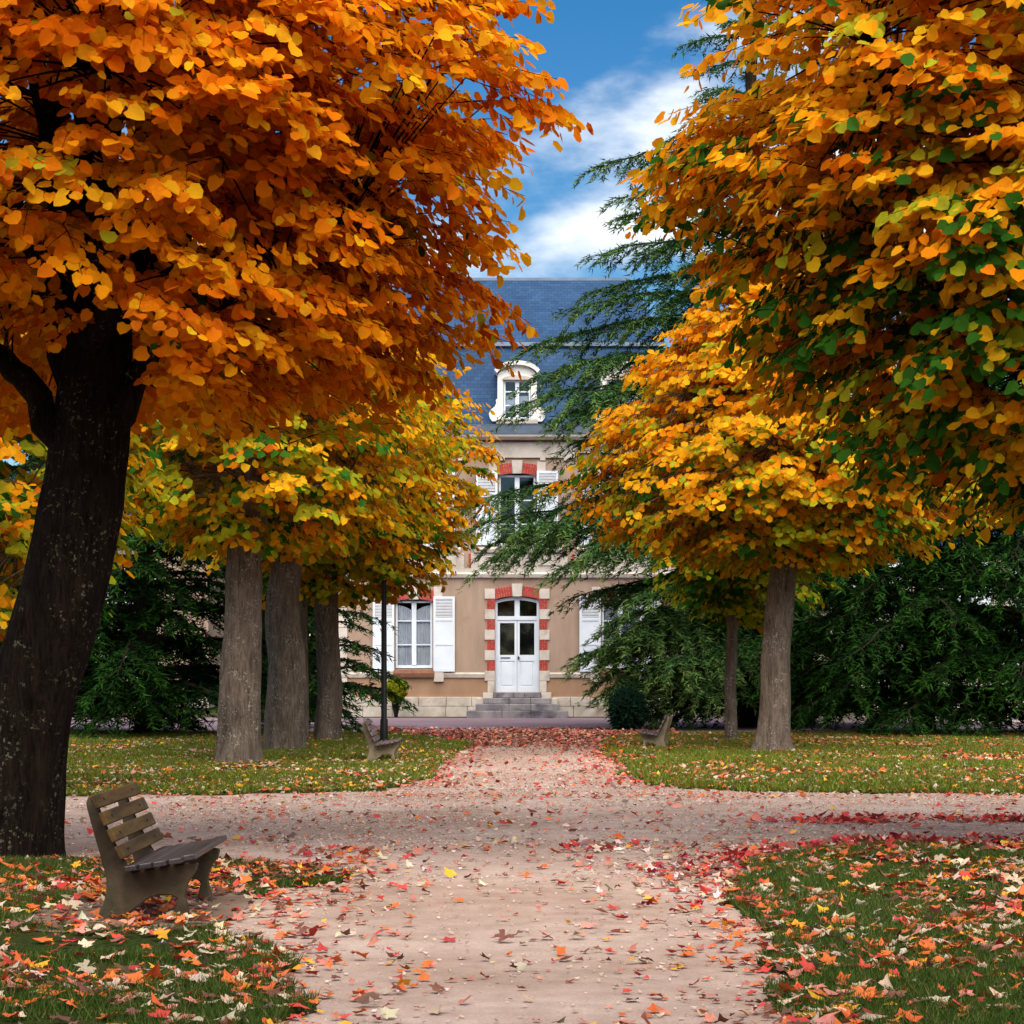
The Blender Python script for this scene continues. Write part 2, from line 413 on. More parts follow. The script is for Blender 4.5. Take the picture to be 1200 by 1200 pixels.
lawn_fr = ragged(smooth_poly([(40, 28.2), (6, 28.4), (2.6, 29.6), (1.75, 31.2), (1.80, 37.0), (1.88, 45.0), (2.05, 49.2), (3.0, 52.8), (8, 53.6), (40, 53.6)]), 0.12, 0.42, 21)
for nm, pl in (('lawn_beside_bench', lawn_nl), ('lawn_across_path', lawn_nr), ('lawn_under_lamp_post', lawn_fl), ('lawn_under_young_linden', lawn_fr)):
    sheet(nm, pl, LAWN_Z, M['lawn'], skirt=0.03)
sheet('bare_earth', ragged(smooth_poly([(-3.4, 14.0), (-2.3, 13.8), (-1.85, 14.2), (-1.85, 15.6), (-1.95, 16.4), (-2.9, 16.5), (-3.5, 15.4)]), 0.12, 0.10, 31), LAWN_Z + 0.005, M['bare'])
sheet('verge', ragged([(-30, 69.0), (-1.9, 69.0), (-1.9, 69.75), (-30, 69.75)], 0.5, 0.08, 41), 0.012, M['lawn'])

# grass blades ----------------------------------------------------------
def grass(name, poly, density, h, w, xr, yr, bare=None, seed=1, mask=0.44, tint=1.0):
    x0, x1 = xr; y0, y1 = yr
    n = int((x1 - x0) * (y1 - y0) * density)
    g = np.random.default_rng(seed)
    x = g.uniform(x0, x1, n); y = g.uniform(y0, y1, n)
    vis = (np.abs(x) < 0.245 * y + 0.8) & inside(poly, x, y)
    nz_ = vnoise(x * 0.9, y * 0.9, seed + 50, 4)
    keep = vis & (nz_ + g.normal(0, 0.05, n) > mask)
    if bare is not None: keep &= ~inside(bare, x + g.normal(0, .06, n), y + g.normal(0, .06, n))
    x, y, nz_ = x[keep], y[keep], nz_[keep]; n = len(x)
    ang = g.uniform(0, 2 * math.pi, n); lean = g.normal(0, 0.45, (n, 2))
    hh = h * g.uniform(0.5, 1.25, n) * (0.6 + 0.9 * nz_)
    base = np.stack([x, y, np.full(n, LAWN_Z - 0.004)], 1)
    ww = np.stack([np.cos(ang), np.sin(ang), np.zeros(n)], 1) * (w * g.uniform(0.7, 1.3, n))[:, None]
    tip = base + np.stack([lean[:, 0] * hh, lean[:, 1] * hh, hh], 1)
    V = np.stack([base - ww, base + ww, tip], 1).reshape(-1, 3)
    t = g.uniform(0, 1, n)[:, None]; t2 = (g.uniform(0, 1, n) < 0.10)[:, None]
    c = np.array([0.040, 0.095, 0.010]) * (1 - t) + np.array([0.085, 0.170, 0.016]) * t
    c = np.where(t2, np.array([0.22, 0.19, 0.06]), c * tint)
    me = fast_mesh(name, V, np.arange(3 * n), np.full(n, 3), np.repeat(c, 3, 0))
    return tag(link(name, me, M['grass']), kind='stuff')
bare_poly = smooth_poly([(-3.2, 14.15), (-2.2, 13.95), (-1.6, 14.2), (-1.5, 15.5), (-1.9, 16.2), (-2.8, 16.3), (-3.3, 15.3)])
o = grass('grass', lawn_nl, 4600, 0.055, 0.0045, (-5.6, -0.8), (9.2, 19), bare_poly, 3, 0.38, np.array([.80, .72, .8]))
tag(o, 'short dark green grass growing around the bench', 'grass')
o = grass('grass', lawn_nr, 4600, 0.055, 0.0045, (1.0, 6.4), (9.2, 21), None, 4, 0.36, np.array([.80, .74, .8]))
tag(o, 'short dark green grass on the lawn across the path from the bench', 'grass')
o = grass('grass', lawn_fl, 720, 0.07, 0.017, (-14, -0.8), (28, 54), None, 5, 0.36, np.array([2.3, 1.45, 1.2]))
tag(o, 'bright green grass on the lawn around the lamp post', 'grass')
o = grass('grass', lawn_fr, 720, 0.07, 0.017, (1.5, 14), (28, 54), None, 6, 0.36, np.array([2.3, 1.45, 1.2]))
tag(o, 'bright green grass around the young linden', 'grass')
# ------------------------------------------------------------------ the manor house
YF = 70.0                                   # plane of the facade
S0 = 2600.0 / YF
def bx(px): return (px - 600.0) / S0
def bz(py): return CAM_H + (HOR - py) / S0
CX = bx(606)
house = thing('manor_house', 'ochre rendered manor house with blue slate mansard roof and white shutters', 'house', (CX, YF, 0))
X0, X1 = bx(398), bx(814)
EAVE = bz(512)
YB = YF + 12.0
cols = [485, 606, 727]
openings = []                                # (x0, x1, z0, z1)
for c in cols:
    if c != 606: openings.append((bx(c - 22), bx(c + 22), bz(784), bz(702)))
    openings.append((bx(c - 22), bx(c + 22), bz(641), bz(554)))
openings.append((bx(580), bx(632), bz(811), bz(698)))
def wall_with_openings(name, x0, x1, z0, z1, y, ops, mat, parent, rev=0.28, skip=None):
    xs = sorted({x0, x1, *[v for o_ in ops for v in o_[:2]]}); zs = sorted({z0, z1, *[v for o_ in ops for v in o_[2:]]})
    m = MB()
    for i in range(len(xs) - 1):
        for j in range(len(zs) - 1):
            cx_, cz_ = (xs[i] + xs[i + 1]) / 2, (zs[j] + zs[j + 1]) / 2
            if any(o_[0] < cx_ < o_[1] and o_[2] < cz_ < o_[3] for o_ in ops): continue
            m.quad((xs[i], y, zs[j]), (xs[i + 1], y, zs[j]), (xs[i + 1], y, zs[j + 1]), (xs[i], y, zs[j + 1]))
    for a, b, c, d in ops:
        for q in (((a, c), (a, d)), ((b, c), (b, d)), ((a, c), (b, c)), ((a, d), (b, d))):
            (xa, za), (xb, zb) = q
            if skip is not None and za == zb and abs(za - skip) < .01: continue
            m.quad((xa, y, za), (xb, y, zb), (xb, y + rev, zb), (xa, y + rev, za))
    me = bpy.data.meshes.new(name); me.from_pydata(m.v, [], m.f)
    bm = bmesh.new(); bm.from_mesh(me); bmesh.ops.remove_doubles(bm, verts=bm.verts, dist=0.0005); bmesh.ops.recalc_face_normals(bm, faces=bm.faces); bm.to_mesh(me); bm.free()
    return link(name, me, mat, parent, True)
ZB = bz(794)                                 # lower zone has the darker, redder render
wall_with_openings('wall', X0, X1, ZB, EAVE, YF, [(a, b, max(c, ZB), d) for a, b, c, d in openings], M['render'], house, skip=ZB)
wall_with_openings('lower_wall', X0, X1, 0.0, ZB - 0.001, YF, [(bx(580), bx(632), bz(811), ZB - 0.001)], M['render_low'], house, skip=ZB)
m = MB()                                     # the other three sides, closed
m.quad((X0, YF, 0), (X0, YB, 0), (X0, YB, EAVE), (X0, YF, EAVE)); m.quad((X1, YF, 0), (X1, YB, 0), (X1, YB, EAVE), (X1, YF, EAVE)); m.quad((X0, YB, 0), (X1, YB, 0), (X1, YB, EAVE), (X0, YB, EAVE))
m.build('side_wall', M['render'], house)
m = MB(); m.box(X0 + .3, X1 - .3, YF + 0.02, YB - .3, 0.3, bz(811) - 0.02); m.box(X0 + .3, X1 - .3, YF + 0.9, YB - .3, bz(672), bz(664)); m.box(X0 + .3, X1 - .3, YF + 3.4, YF + 3.5, bz(811), EAVE)
m.build('inner_floor', M['room'], house)  # floors and partition darkened by colour for the unlit interior

# slate mansard roof
Z1, ZR = 11.86, 14.82
ov = 0.22
def roof_ring(zx, zz, x0, x1, y0, y1): return [(x0, y0, zz), (x1, y0, zz), (x1, y1, zz), (x0, y1, zz)]
ZE = bz(500)
a = roof_ring(0, ZE, X0 - ov, X1 + ov, YF - ov, YB + ov); b = roof_ring(0, Z1, X0 + .95, X1 - .95, YF + 1.0, YB - 1.0)
m = MB()
for i in range(4): m.quad(a[i], a[(i + 1) % 4], b[(i + 1) % 4], b[i])
m.build('mansard_slope', M['slate'], house)
rl, rr = (X0 + 1.7, YF + 6.0, ZR), (X1 - 1.7, YF + 6.0, ZR)
b2 = roof_ring(0, Z1 + 0.06, X0 + .85, X1 - .85, YF + 0.9, YB - .9)
m = MB(); m.quad(b2[0], b2[1], rr, rl); m.quad(b2[2], b2[3], rl, rr); m.quad(b2[1], b2[2], rr); m.quad(b2[3], b2[0], rl)
m.build('roof', M['slate'], house)
m = MB(); m.box(X0 + .8, X1 - .8, YF + .85, YF + .97, Z1 - 0.03, Z1 + 0.09); m.build('roof_break_moulding', M['zinc'], house)
m = MB(); m.box(rl[0], rr[0], YF + 5.93, YF + 6.07, ZR - .03, ZR + .07); m.build('ridge_cap', M['zinc'], house)
# eaves: gutter, cornice mouldings, stepped frieze
m = MB(); m.prism([(YF - .50, ZE - .02), (YF - .52, ZE + .02), (YF - .20, ZE + .06), (YF - .20, bz(510)), (YF - .44, bz(510))], X0 - .5, X1 + .5, 'x'); m.build('gutter', M['zinc'], house)
m = MB(); m.prism([(YF + .05, bz(510.2)), (YF - .42, bz(510.2)), (YF - .40, bz(513)), (YF - .28, bz(516)), (YF + .05, bz(516))], X0 - .4, X1 + .4, 'x'); m.build('cornice', M['stone'], house)
m = MB(); m.box(X0 - .1, X1 + .1, YF - .10, YF + .05, bz(518.2), bz(516.05)); m.build('cornice_shadow_band', M['terracotta'], house)  # dark strip, the cornice's shade line put into its colour
m = MB(); m.box(X0 - .06, X1 + .06, YF - .075, YF + .05, bz(531), bz(518.3)); m.box(bx(572), bx(674), YF - .077, YF + .04, bz(536.5), bz(530.9))
m.build('frieze', M['stone'], house)
for px in (445, 505, 539, 576, 588.5, 636, 664, 700, 747, 767):
    m = MB(); m.box(bx(px - 3.2), bx(px + 3.2), YF - .085, YF + .03, bz(540), bz(530.5)); m.build('corbel', M['stone'], house, 0.008)
# string course and panels below the upper windows
m = MB(); m.prism([(YF + .03, bz(678)), (YF - .09, bz(676.8)), (YF - .12, bz(673)), (YF - .06, bz(670.5)), (YF - .06, bz(666.2)), (YF + .03, bz(666.2))], X0 - .02, X1 + .02, 'x'); m.build('string_course', M['stone'], house)
for c in cols:
    m = MB(); m.box(bx(c - 54), bx(c + 59), YF - .052, YF + .03, bz(666.25), bz(648)); m.build('panel', M['stone'], house, 0.006)
    for l_, h_ in ((-46, -20), (24, 50)):
        m = MB(); m.box(bx(c + l_), bx(c + h_), YF - .085, YF - .03, bz(663), bz(652)); m.build('panel_moulding', M['stone'], house, 0.012)
    m = MB(); m.prism([(YF + .2, bz(648)), (YF - .13, bz(647.6)), (YF - .16, bz(644)), (YF - .12, bz(641)), (YF + .2, bz(641.2))], bx(c - 51), bx(c + 55), 'x'); m.build('window_sill', M['stone'], house)
    for sx in (-67, 69):
        k = 0
        for r_ in range(5):
            for q in range(2):
                w_ = 4.4; o0 = c + sx - 4.6 + q * 4.6
                m = MB(); m.box(bx(o0), bx(o0 + w_), YF - .03, YF + .02, bz(664.5 - r_ * 3.2), bz(664.5 - r_ * 3.2 - 2.8)); m.build('brick', M['brick'], house)
# bricks of arches and quoins ------------------------------------------------
def arch_bricks(c, half, y_spring, rise_px, y_top, keyw, n_side):
    """segmental arch of brick voussoirs on each side of a keystone; pixel units of the facade plane"""
    Rr = (half ** 2 + rise_px ** 2) / (2 * rise_px)
    cy = y_spring - rise_px + Rr
    th_in = Rr; th_out = cy - y_top
    for s in (-1, 1):
        a0 = math.asin((keyw / 2 + 0.6) / th_in); a1 = math.asin(half / th_in)
        bk = MB()
        pts = [(c + s * rr_ * math.sin(t), cy - rr_ * math.cos(t)) for rr_, t in
               [(th_in, a0 + (a1 - a0) * i / 6) for i in range(7)] + [(th_out, a0 + (a1 - a0) * i / 6) for i in range(6, -1, -1)]]
        bk.prism([(bx(p), bz(q)) for p, q in pts], YF - .022, YF + .02); bk.build('mortar_bed', M['mortar'], house)
        for k in range(n_side):
            for lay in range(2):
                t0 = a0 + (a1 - a0) * (k + .07) / n_side; t1 = a0 + (a1 - a0) * (k + .93) / n_side
                sp = 0.46 if k % 2 else 0.60
                r0, r1 = (th_in + .3, th_in + (th_out - th_in) * sp - .3) if lay == 0 else (th_in + (th_out - th_in) * sp + .3, th_out - .2)
                q = [(c + s * r0 * math.sin(t0), cy - r0 * math.cos(t0)), (c + s * r0 * math.sin(t1), cy - r0 * math.cos(t1)), (c + s * r1 * math.sin(t1), cy - r1 * math.cos(t1)), (c + s * r1 * math.sin(t0), cy - r1 * math.cos(t0))]
                v = MB(); v.prism([(bx(p), bz(z)) for p, z in q], YF - .045 - .006 * random.random(), YF + .01); v.build('brick', M['brick'], house)
    v = MB(); v.prism([(bx(c - keyw / 2 - .9), bz(y_top - 2.4)), (bx(c + keyw / 2 + .9), bz(y_top - 2.4)), (bx(c + keyw / 2 - .3), bz(y_spring - rise_px + .6)), (bx(c - keyw / 2 + .3), bz(y_spring - rise_px + .6))], YF - .085, YF + .02)
    v.build('keystone', M['stone'], house, 0.006)
    # masonry between the flat head of the opening and the arch
    f = MB(); top = y_spring - rise_px
    for s in (-1, 1):
        arc = [(c + s * Rr * math.sin(t), cy - Rr * math.cos(t)) for t in [math.asin(half / Rr) * i / 8 for i in range(9)]]
        pts = arc + [(c + s * half, top - .4), (c, top - .4)]
        f.prism([(bx(p), bz(q)) for p, q in pts], YF + .004, YF + .26)
    f.build('arch_soffit', M['stone'], house)
arch_bricks(606, 26, 702.5, 4.0, 686.5, 11, 7)
for c in cols: arch_bricks(c, 22.6, 557.5, 3.0, 542, 11, 6)
for c in (485, 727): arch_bricks(c, 22.6, 705, 3.0, 689, 11, 6)
yq = [690, 702, 714, 726, 738, 750, 762, 774, 786, 798, 811.5]
for s in (-1, 1):
    for i in range(10):
        inner, outer = 26.0, (38 if i % 2 == 0 else 35.5)
        if i == 9: outer = 34.5
        xa, xb = sorted((606 + s * inner, 606 + s * outer))
        if i % 2 == 0 or i == 9:
            w_ = MB(); w_.box(bx(xa), bx(xb), YF - .06, YF + .10, bz(yq[i + 1] - .15), bz(yq[i] + .15)); w_.build('quoin_stone', M['stone'], house, 0.008)
        else:
            w_ = MB(); w_.box(bx(xa), bx(xb), YF - .024, YF + .10, bz(yq[i + 1] - .2), bz(yq[i] + .2)); w_.build('mortar_bed', M['mortar'], house)
            for r_ in range(4):
                zt = yq[i] + .35 + r_ * 2.9; sp = xa + (xb - xa) * (0.38 if r_ % 2 else 0.62)
                for l_, h_ in ((xa + .2, sp - .25), (sp + .25, xb - .2)):
                    w_ = MB(); w_.box(bx(l_), bx(h_), YF - .044 - .006 * random.random(), YF + .08, bz(zt + 2.5), bz(zt)); w_.build('brick', M['brick'], house)
for c in cols:                               # stone jamb blocks at the heads of the windows
    for y0_, y1_ in ((541, 556),) + (((688, 703),) if c != 606 else ()):
        for s in (-1, 1):
            xa, xb = sorted((c + s * 23.2, c + s * 33.5)); w_ = MB(); w_.box(bx(xa), bx(xb), YF - .05, YF + .06, bz(y1_), bz(y0_)); w_.build('quoin_stone', M['stone'], house, 0.008)
# corner quoins
for s, xe in ((-1, X0), (1, X1)):
    z = 0.62; i = 0
    while z < EAVE - .5:
        w_ = 0.24 if i % 2 else 0.40
        xa, xb = (xe - .03, xe + w_) if s < 0 else (xe - w_, xe + .03)
        q = MB(); q.box(xa, xb, YF - .035, YF + .3, z + .006, z + .36); q.build('quoin_stone', M['stone'], house, 0.008)
        z += .366; i += 1
# plinth of stone blocks, course of the sill band
for r_ in range(2):
    x = X0 - .06; z0, z1 = (0.0, .33) if r_ == 0 else (.34, .63); i = 0
    if r_: x -= .35
    while x < X1:
        L = random.uniform(.62, 1.05); a_, b_ = max(x, X0 - .06), min(x + L, X1 + .06)
        if b_ - a_ > .1:
            for lo, hi in ((a_, min(b_, bx(566))), (max(a_, bx(646)), b_)):
                if hi - lo > .08:
                    q = MB(); q.box(lo + .006, hi - .006, YF - .07 - .012 * random.random(), YF + .05, z0, z1); q.build('plinth_stone', M['stone_old'], house, 0.01)
        x += L
for lo, hi in ((398, 568), (644, 814)):
    w_ = MB(); w_.prism([(YF + .03, bz(795)), (YF - .05, bz(794)), (YF - .075, bz(790)), (YF - .03, bz(788)), (YF + .03, bz(788))], bx(lo), bx(hi), 'x'); w_.build('sill_band', M['stone_old'], house)
for c in (485, 727):
    w_ = MB(); w_.prism([(YF + .2, bz(794)), (YF - .12, bz(793.4)), (YF - .14, bz(789)), (YF - .10, bz(785.2)), (YF + .2, bz(784))], bx(c - 24), bx(c + 24), 'x'); w_.build('window_sill', M['terracotta'], house)
    for s in (-1, 1):
        xa, xb = sorted((c + s * 23.5, c + s * 35)); w_ = MB(); w_.box(bx(xa), bx(xb), YF - .09, YF + .03, bz(799), bz(786.5)); w_.build('bracket_stone', M['stone'], house, 0.01)

# windows, door, shutters ----------------------------------------------------
def window(c, half, ytop, ybot, rows, parent, y=None, curtain=True, rise=0.0, name='window', fw=2.4):
    """frame with mullions and separate panes in facade pixels"""
    y = YF + .17 if y is None else y
    f = MB(); f.box(bx(c - half), bx(c - half + fw), y - .05, y + .05, bz(ybot), bz(ytop)); f.box(bx(c + half - fw), bx(c + half), y - .05, y + .05, bz(ybot), bz(ytop))
    f.box(bx(c - half + fw), bx(c + half - fw), y - .048, y + .048, bz(ytop + fw), bz(ytop)); f.box(bx(c - half + fw), bx(c + half - fw), y - .048, y + .048, bz(ybot), bz(ybot - fw * 1.5))
    f.box(bx(c - fw * 1.15), bx(c + fw * 1.15), y - .066, y + .045, bz(ybot - fw * 1.5), bz(ytop + fw))
    zs = [ytop + fw] + list(rows) + [ybot - fw * 1.5]
    for r_ in rows:
        f.box(bx(c - half + fw), bx(c - fw * 1.15), y - .04, y + .04, bz(r_ + .7), bz(r_ - .7)); f.box(bx(c + fw * 1.15), bx(c + half - fw), y - .04, y + .04, bz(r_ + .7), bz(r_ - .7))
    w_ = f.build(name, M['paint'], parent)
    for i in range(len(zs) - 1):
        for lo, hi in ((c - half + fw, c - fw * 1.15), (c + fw * 1.15, c + half - fw)):
            p = MB(); p.box(bx(lo), bx(hi), y - .006, y + .006, bz(zs[i + 1] - (.7 if i < len(rows) else 0)), bz(zs[i] + (.7 if i else 0)))
            o_ = p.build('pane', M['glass']); o_.parent = w_
    if curtain:
        for s in (-1, 1):
            n_ = 40; cv = MB()
            for k in range(n_ + 1):
                t = k / n_; px = c + s * (1.5 + t * (half - 2))
                yy = y + .085 + .018 * math.sin(t * 38 + s) + .01 * math.sin(t * 91)
                cv.v += [(bx(px), yy, bz(ybot - 3)), (bx(px), yy, bz(ytop + 5 + (7 * (1 - t) ** 2 if curtain == 2 else 0)))]
            cv.f = [(2 * k, 2 * k + 2, 2 * k + 3, 2 * k + 1) for k in range(n_)]
            o_ = cv.build('curtain', M['curtain']); o_.parent = w_
    return w_
def shutter(xa, xb, ytop, ybot, parent):
    """louvred upper part over a plain board; facade pixels, standing open against the wall"""
    y0, y1 = YF - .105, YF - .06
    f = MB(); st = 2.6; yl = ytop + (ybot - ytop) * .29; ym = ytop + (ybot - ytop) * .62
    f.box(bx(xa), bx(xa + st), y0, y1, bz(ybot), bz(ytop)); f.box(bx(xb - st), bx(xb), y0, y1, bz(ybot), bz(ytop))
    for a_, b_ in ((ytop, ytop + 3), (yl, yl + 3), (ym, ym + 2.4), (ybot - 3.4, ybot)):
        f.box(bx(xa + st), bx(xb - st), y0 + .002, y1, bz(b_), bz(a_))
    f.box(bx(xa + st), bx(xb - st), y0 + .018, y1 - .002, bz(ybot - 3.4), bz(yl + 3))
    sh = f.build('shutter', M['paint'], parent)
    k, z = 0, ytop + 3.2
    while z < yl - 1.2:
        s_ = MB(); za, zb = bz(z + 1.25), bz(z)
        s_.prism([(y0 + .006, za), (y0 + .010, za - .006), (y1 - .002, zb - .004), (y1 - .006, zb + .002)], bx(xa + st), bx(xb - st), 'x')
        o_ = s_.build('louvre_slat', M['paint_grey']); o_.parent = sh; z += 1.75
    return sh
for c in (485, 727):
    window(c, 21.6, 704, 783, (727.5, 755.5), house, curtain=2)
    shutter(c - 48, c - 23, 699, 787, house); shutter(c + 23, c + 48, 699, 787, house)
for c in cols:
    window(c, 21.6, 556.5, 640, (586, 614), house, curtain=False)
    shutter(c - 48, c - 23, 552, 639, house); shutter(c + 23, c + 48, 552, 639, house)
# double door under an arched transom
yd = YF + .16
door = MB(); door.box(bx(580.2), bx(583), yd - .06, yd + .06, bz(811), bz(700)); door.box(bx(629), bx(631.8), yd - .06, yd + .06, bz(811), bz(700)); door.box(bx(583), bx(629), yd - .07, yd + .06, bz(726.5), bz(722)); door.box(bx(603), bx(609), yd - .06, yd + .05, bz(722), bz(700))
arc = [(606 + 25.8 * math.sin(t), 776.2 - 76 * math.cos(t) - (1.6 if False else 0)) for t in np.linspace(-.33, .33, 13)]
arc = [(p, 699.5 + 4.2 * ((p - 606) / 25.8) ** 2) for p in np.linspace(580.4, 631.6, 15)]
top = MB(); top.prism([(bx(p), bz(q)) for p, q in arc] + [(bx(p), bz(q + 3.6)) for p, q in arc[::-1]], yd - .055, yd + .05)
door.v, door.f = door.v, door.f
dr = door.build('door_frame', M['paint'], house)
o_ = top.build('arched_head', M['paint']); o_.parent = dr
for lo, hi in ((583, 603), (609, 629)):
    p = MB(); p.box(bx(lo), bx(hi), yd - .005, yd + .005, bz(722), bz(704)); o_ = p.build('pane', M['glass']); o_.parent = dr
for s, lo, hi in ((-1, 583, 605.8), (1, 606.2, 629)):
    L = MB(); L.box(bx(lo), bx(lo + 2.8), yd - .045, yd + .03, bz(811), bz(726.5)); L.box(bx(hi - 2.8), bx(hi), yd - .045, yd + .03, bz(811), bz(726.5))
    for a_, b_ in ((726.5, 730), (767.5, 774.5), (805, 811)): L.box(bx(lo + 2.8), bx(hi - 2.8), yd - .043, yd + .03, bz(b_), bz(a_))
    L.box(bx(lo + 2.8), bx(hi - 2.8), yd - .018, yd + .02, bz(805), bz(774.5))
    leaf_ = L.build('door', M['paint'], house)
    q = MB(); q.box(bx(lo + 4.8), bx(hi - 4.8), yd - .034, yd - .01, bz(803), bz(776.5)); o_ = q.build('door_panel', M['paint'], None, 0.01); o_.parent = leaf_
    q = MB(); q.box(bx(lo + 2.8), bx(hi - 2.8), yd - .005, yd + .005, bz(767.5), bz(730)); o_ = q.build('pane', M['glass']); o_.parent = leaf_
    if s > 0:
        h_ = MB(); h_.box(bx(607), bx(608.2), yd - .09, yd - .04, bz(773), bz(769)); h_.box(bx(606.4), bx(609.5), yd - .11, yd - .088, bz(771.6), bz(770.6)); o_ = h_.build('handle', M['black']); o_.parent = leaf_
    else:
        h_ = MB(); h_.box(bx(586.5), bx(598), yd - .052, yd - .04, bz(772), bz(770)); o_ = h_.build('letter_slot', M['zinc']); o_.parent = leaf_
m = MB(); m.box(bx(578), bx(634), YF + 1.2, YF + 1.25, bz(811), bz(690)); m.build('hall_dark_backing', M['room'], house)  # near-black sheet behind the door, the hall's darkness painted on
# steps: stacked stones
for i, (hw, za, zb, dy) in enumerate(((58, 840.5, 831.5, 1.75), (48, 831.5, 824, 1.35), (39.5, 824, 817.5, .95), (27.5, 817.5, 811.2, .55))):
    cuts = [-hw, random.uniform(-.35, -.15) * hw, random.uniform(.2, .45) * hw, hw]
    for j in range(3):
        q = MB(); q.box(bx(606 + cuts[j]) + .004, bx(606 + cuts[j + 1]) - .004, YF - dy, YF + (.1 if i == 3 else -.02), bz(za) + (.0 if i else -.02), bz(zb) - .003); q.build('step_stone', M['step'], house, 0.014)
for s in (-1, 1):                            # stone cheeks beside the steps
    for hw0, hw1, za, zb, dy in ((27.8, 40, 818, 811.6, .42), (39.8, 47, 826, 818.2, .36)):
        xa, xb = sorted((606 + s * hw0, 606 + s * hw1)); q = MB(); q.box(bx(xa), bx(xb), YF - dy, YF - .01, bz(840), bz(zb)); q.build('cheek_stone', M['stone'], house, 0.012)
# dormer with arched pediment, scrolls, window
def dormer(c):
    yw = YF - .30
    d0, d1 = c - 23, c + 23
    body = MB(); zt = 441.0
    arc = [(c + 23 * math.sin(t), zt - (15.0 * math.cos(t) - 15 * math.cos(1.35)) ) for t in np.linspace(-1.35, 1.35, 17)]
    # front wall as ring of blocks round the window
    ph = 16
    body.box(bx(d0), bx(c - ph), yw, yw + .3, bz(495), bz(446)); body.box(bx(c + ph), bx(d1), yw, yw + .3, bz(495), bz(446)); body.prism([(bx(d0), bz(446)), (bx(d1), bz(446))] + [(bx(p), bz(q)) for p, q in arc[::-1]], yw, yw + .3)
    body.box(bx(d0), bx(d0 + 6), yw + .3, yw + 1.3, bz(495), bz(432)); body.box(bx(d1 - 6), bx(d1), yw + .3, yw + 1.3, bz(495), bz(432))
    dm = body.build('dormer', M['stone_white'], house, 0.006)
    ped = MB()
    o1 = [(c + 28.5 * math.sin(t), 435.5 - 15.5 * (math.cos(t) - math.cos(1.2)) * 1.1) for t in np.linspace(-1.2, 1.2, 17)]
    o2 = [(c + 25.2 * math.sin(t), 438.8 - 13.5 * (math.cos(t) - math.cos(1.2)) * 1.1) for t in np.linspace(1.2, -1.2, 17)]
    ped.prism([(bx(p), bz(q)) for p, q in o1 + o2], yw - .16, yw + 1.4); o_ = ped.build('pediment', M['stone_white'], None); o_.parent = dm
    hd = MB(); hp = [(c + k, 444.5 - 3.2 * (1 - (k / 17.0) ** 2)) for k in np.linspace(-17, 17, 11)]
    hd.prism([(bx(p), bz(q)) for p, q in hp] + [(bx(c + 17), bz(446.5)), (bx(c - 17), bz(446.5))], yw - .06, yw + .02); o_ = hd.build('window_hood', M['stone'], None); o_.parent = dm
    for s in (-1, 1):
        sc_ = [(21, 468), (23, 470), (22.5, 474), (24.5, 478), (28.5, 481), (31, 486), (30, 491), (27, 495), (21, 495)]
        v = MB(); v.prism([(bx(c + s * (p + 2)), bz(q)) for p, q in sc_], yw + .02, yw + .24); o_ = v.build('scroll', M['stone_white'], None, 0.006); o_.parent = dm
    sill = MB(); sill.box(bx(c - 24), bx(c + 24), yw - .14, yw + .2, bz(498), bz(493)); o_ = sill.build('sill', M['stone_old'], None); o_.parent = dm
    w_ = window(c, 15.6, 446.6, 493, (460, 476), house, y=yw + .14, curtain=False, fw=2.0)
    w_.parent = dm; w_.matrix_parent_inverse = Matrix.Identity(4)
    cv = MB(); cv.box(bx(c - 13), bx(c + 13), yw + .27, yw + .28, bz(492), bz(464)); o_ = cv.build('blind', M['paint'], None); o_.parent = dm
    rf = MB(); rf.box(bx(c - 17), bx(c + 17), yw + .8, yw + .85, bz(492), bz(446)); o_ = rf.build('inner_dark_backing', M['room'], None); o_.parent = dm  # dark backing sheet, attic gloom put into its colour
for c in cols: dormer(c)

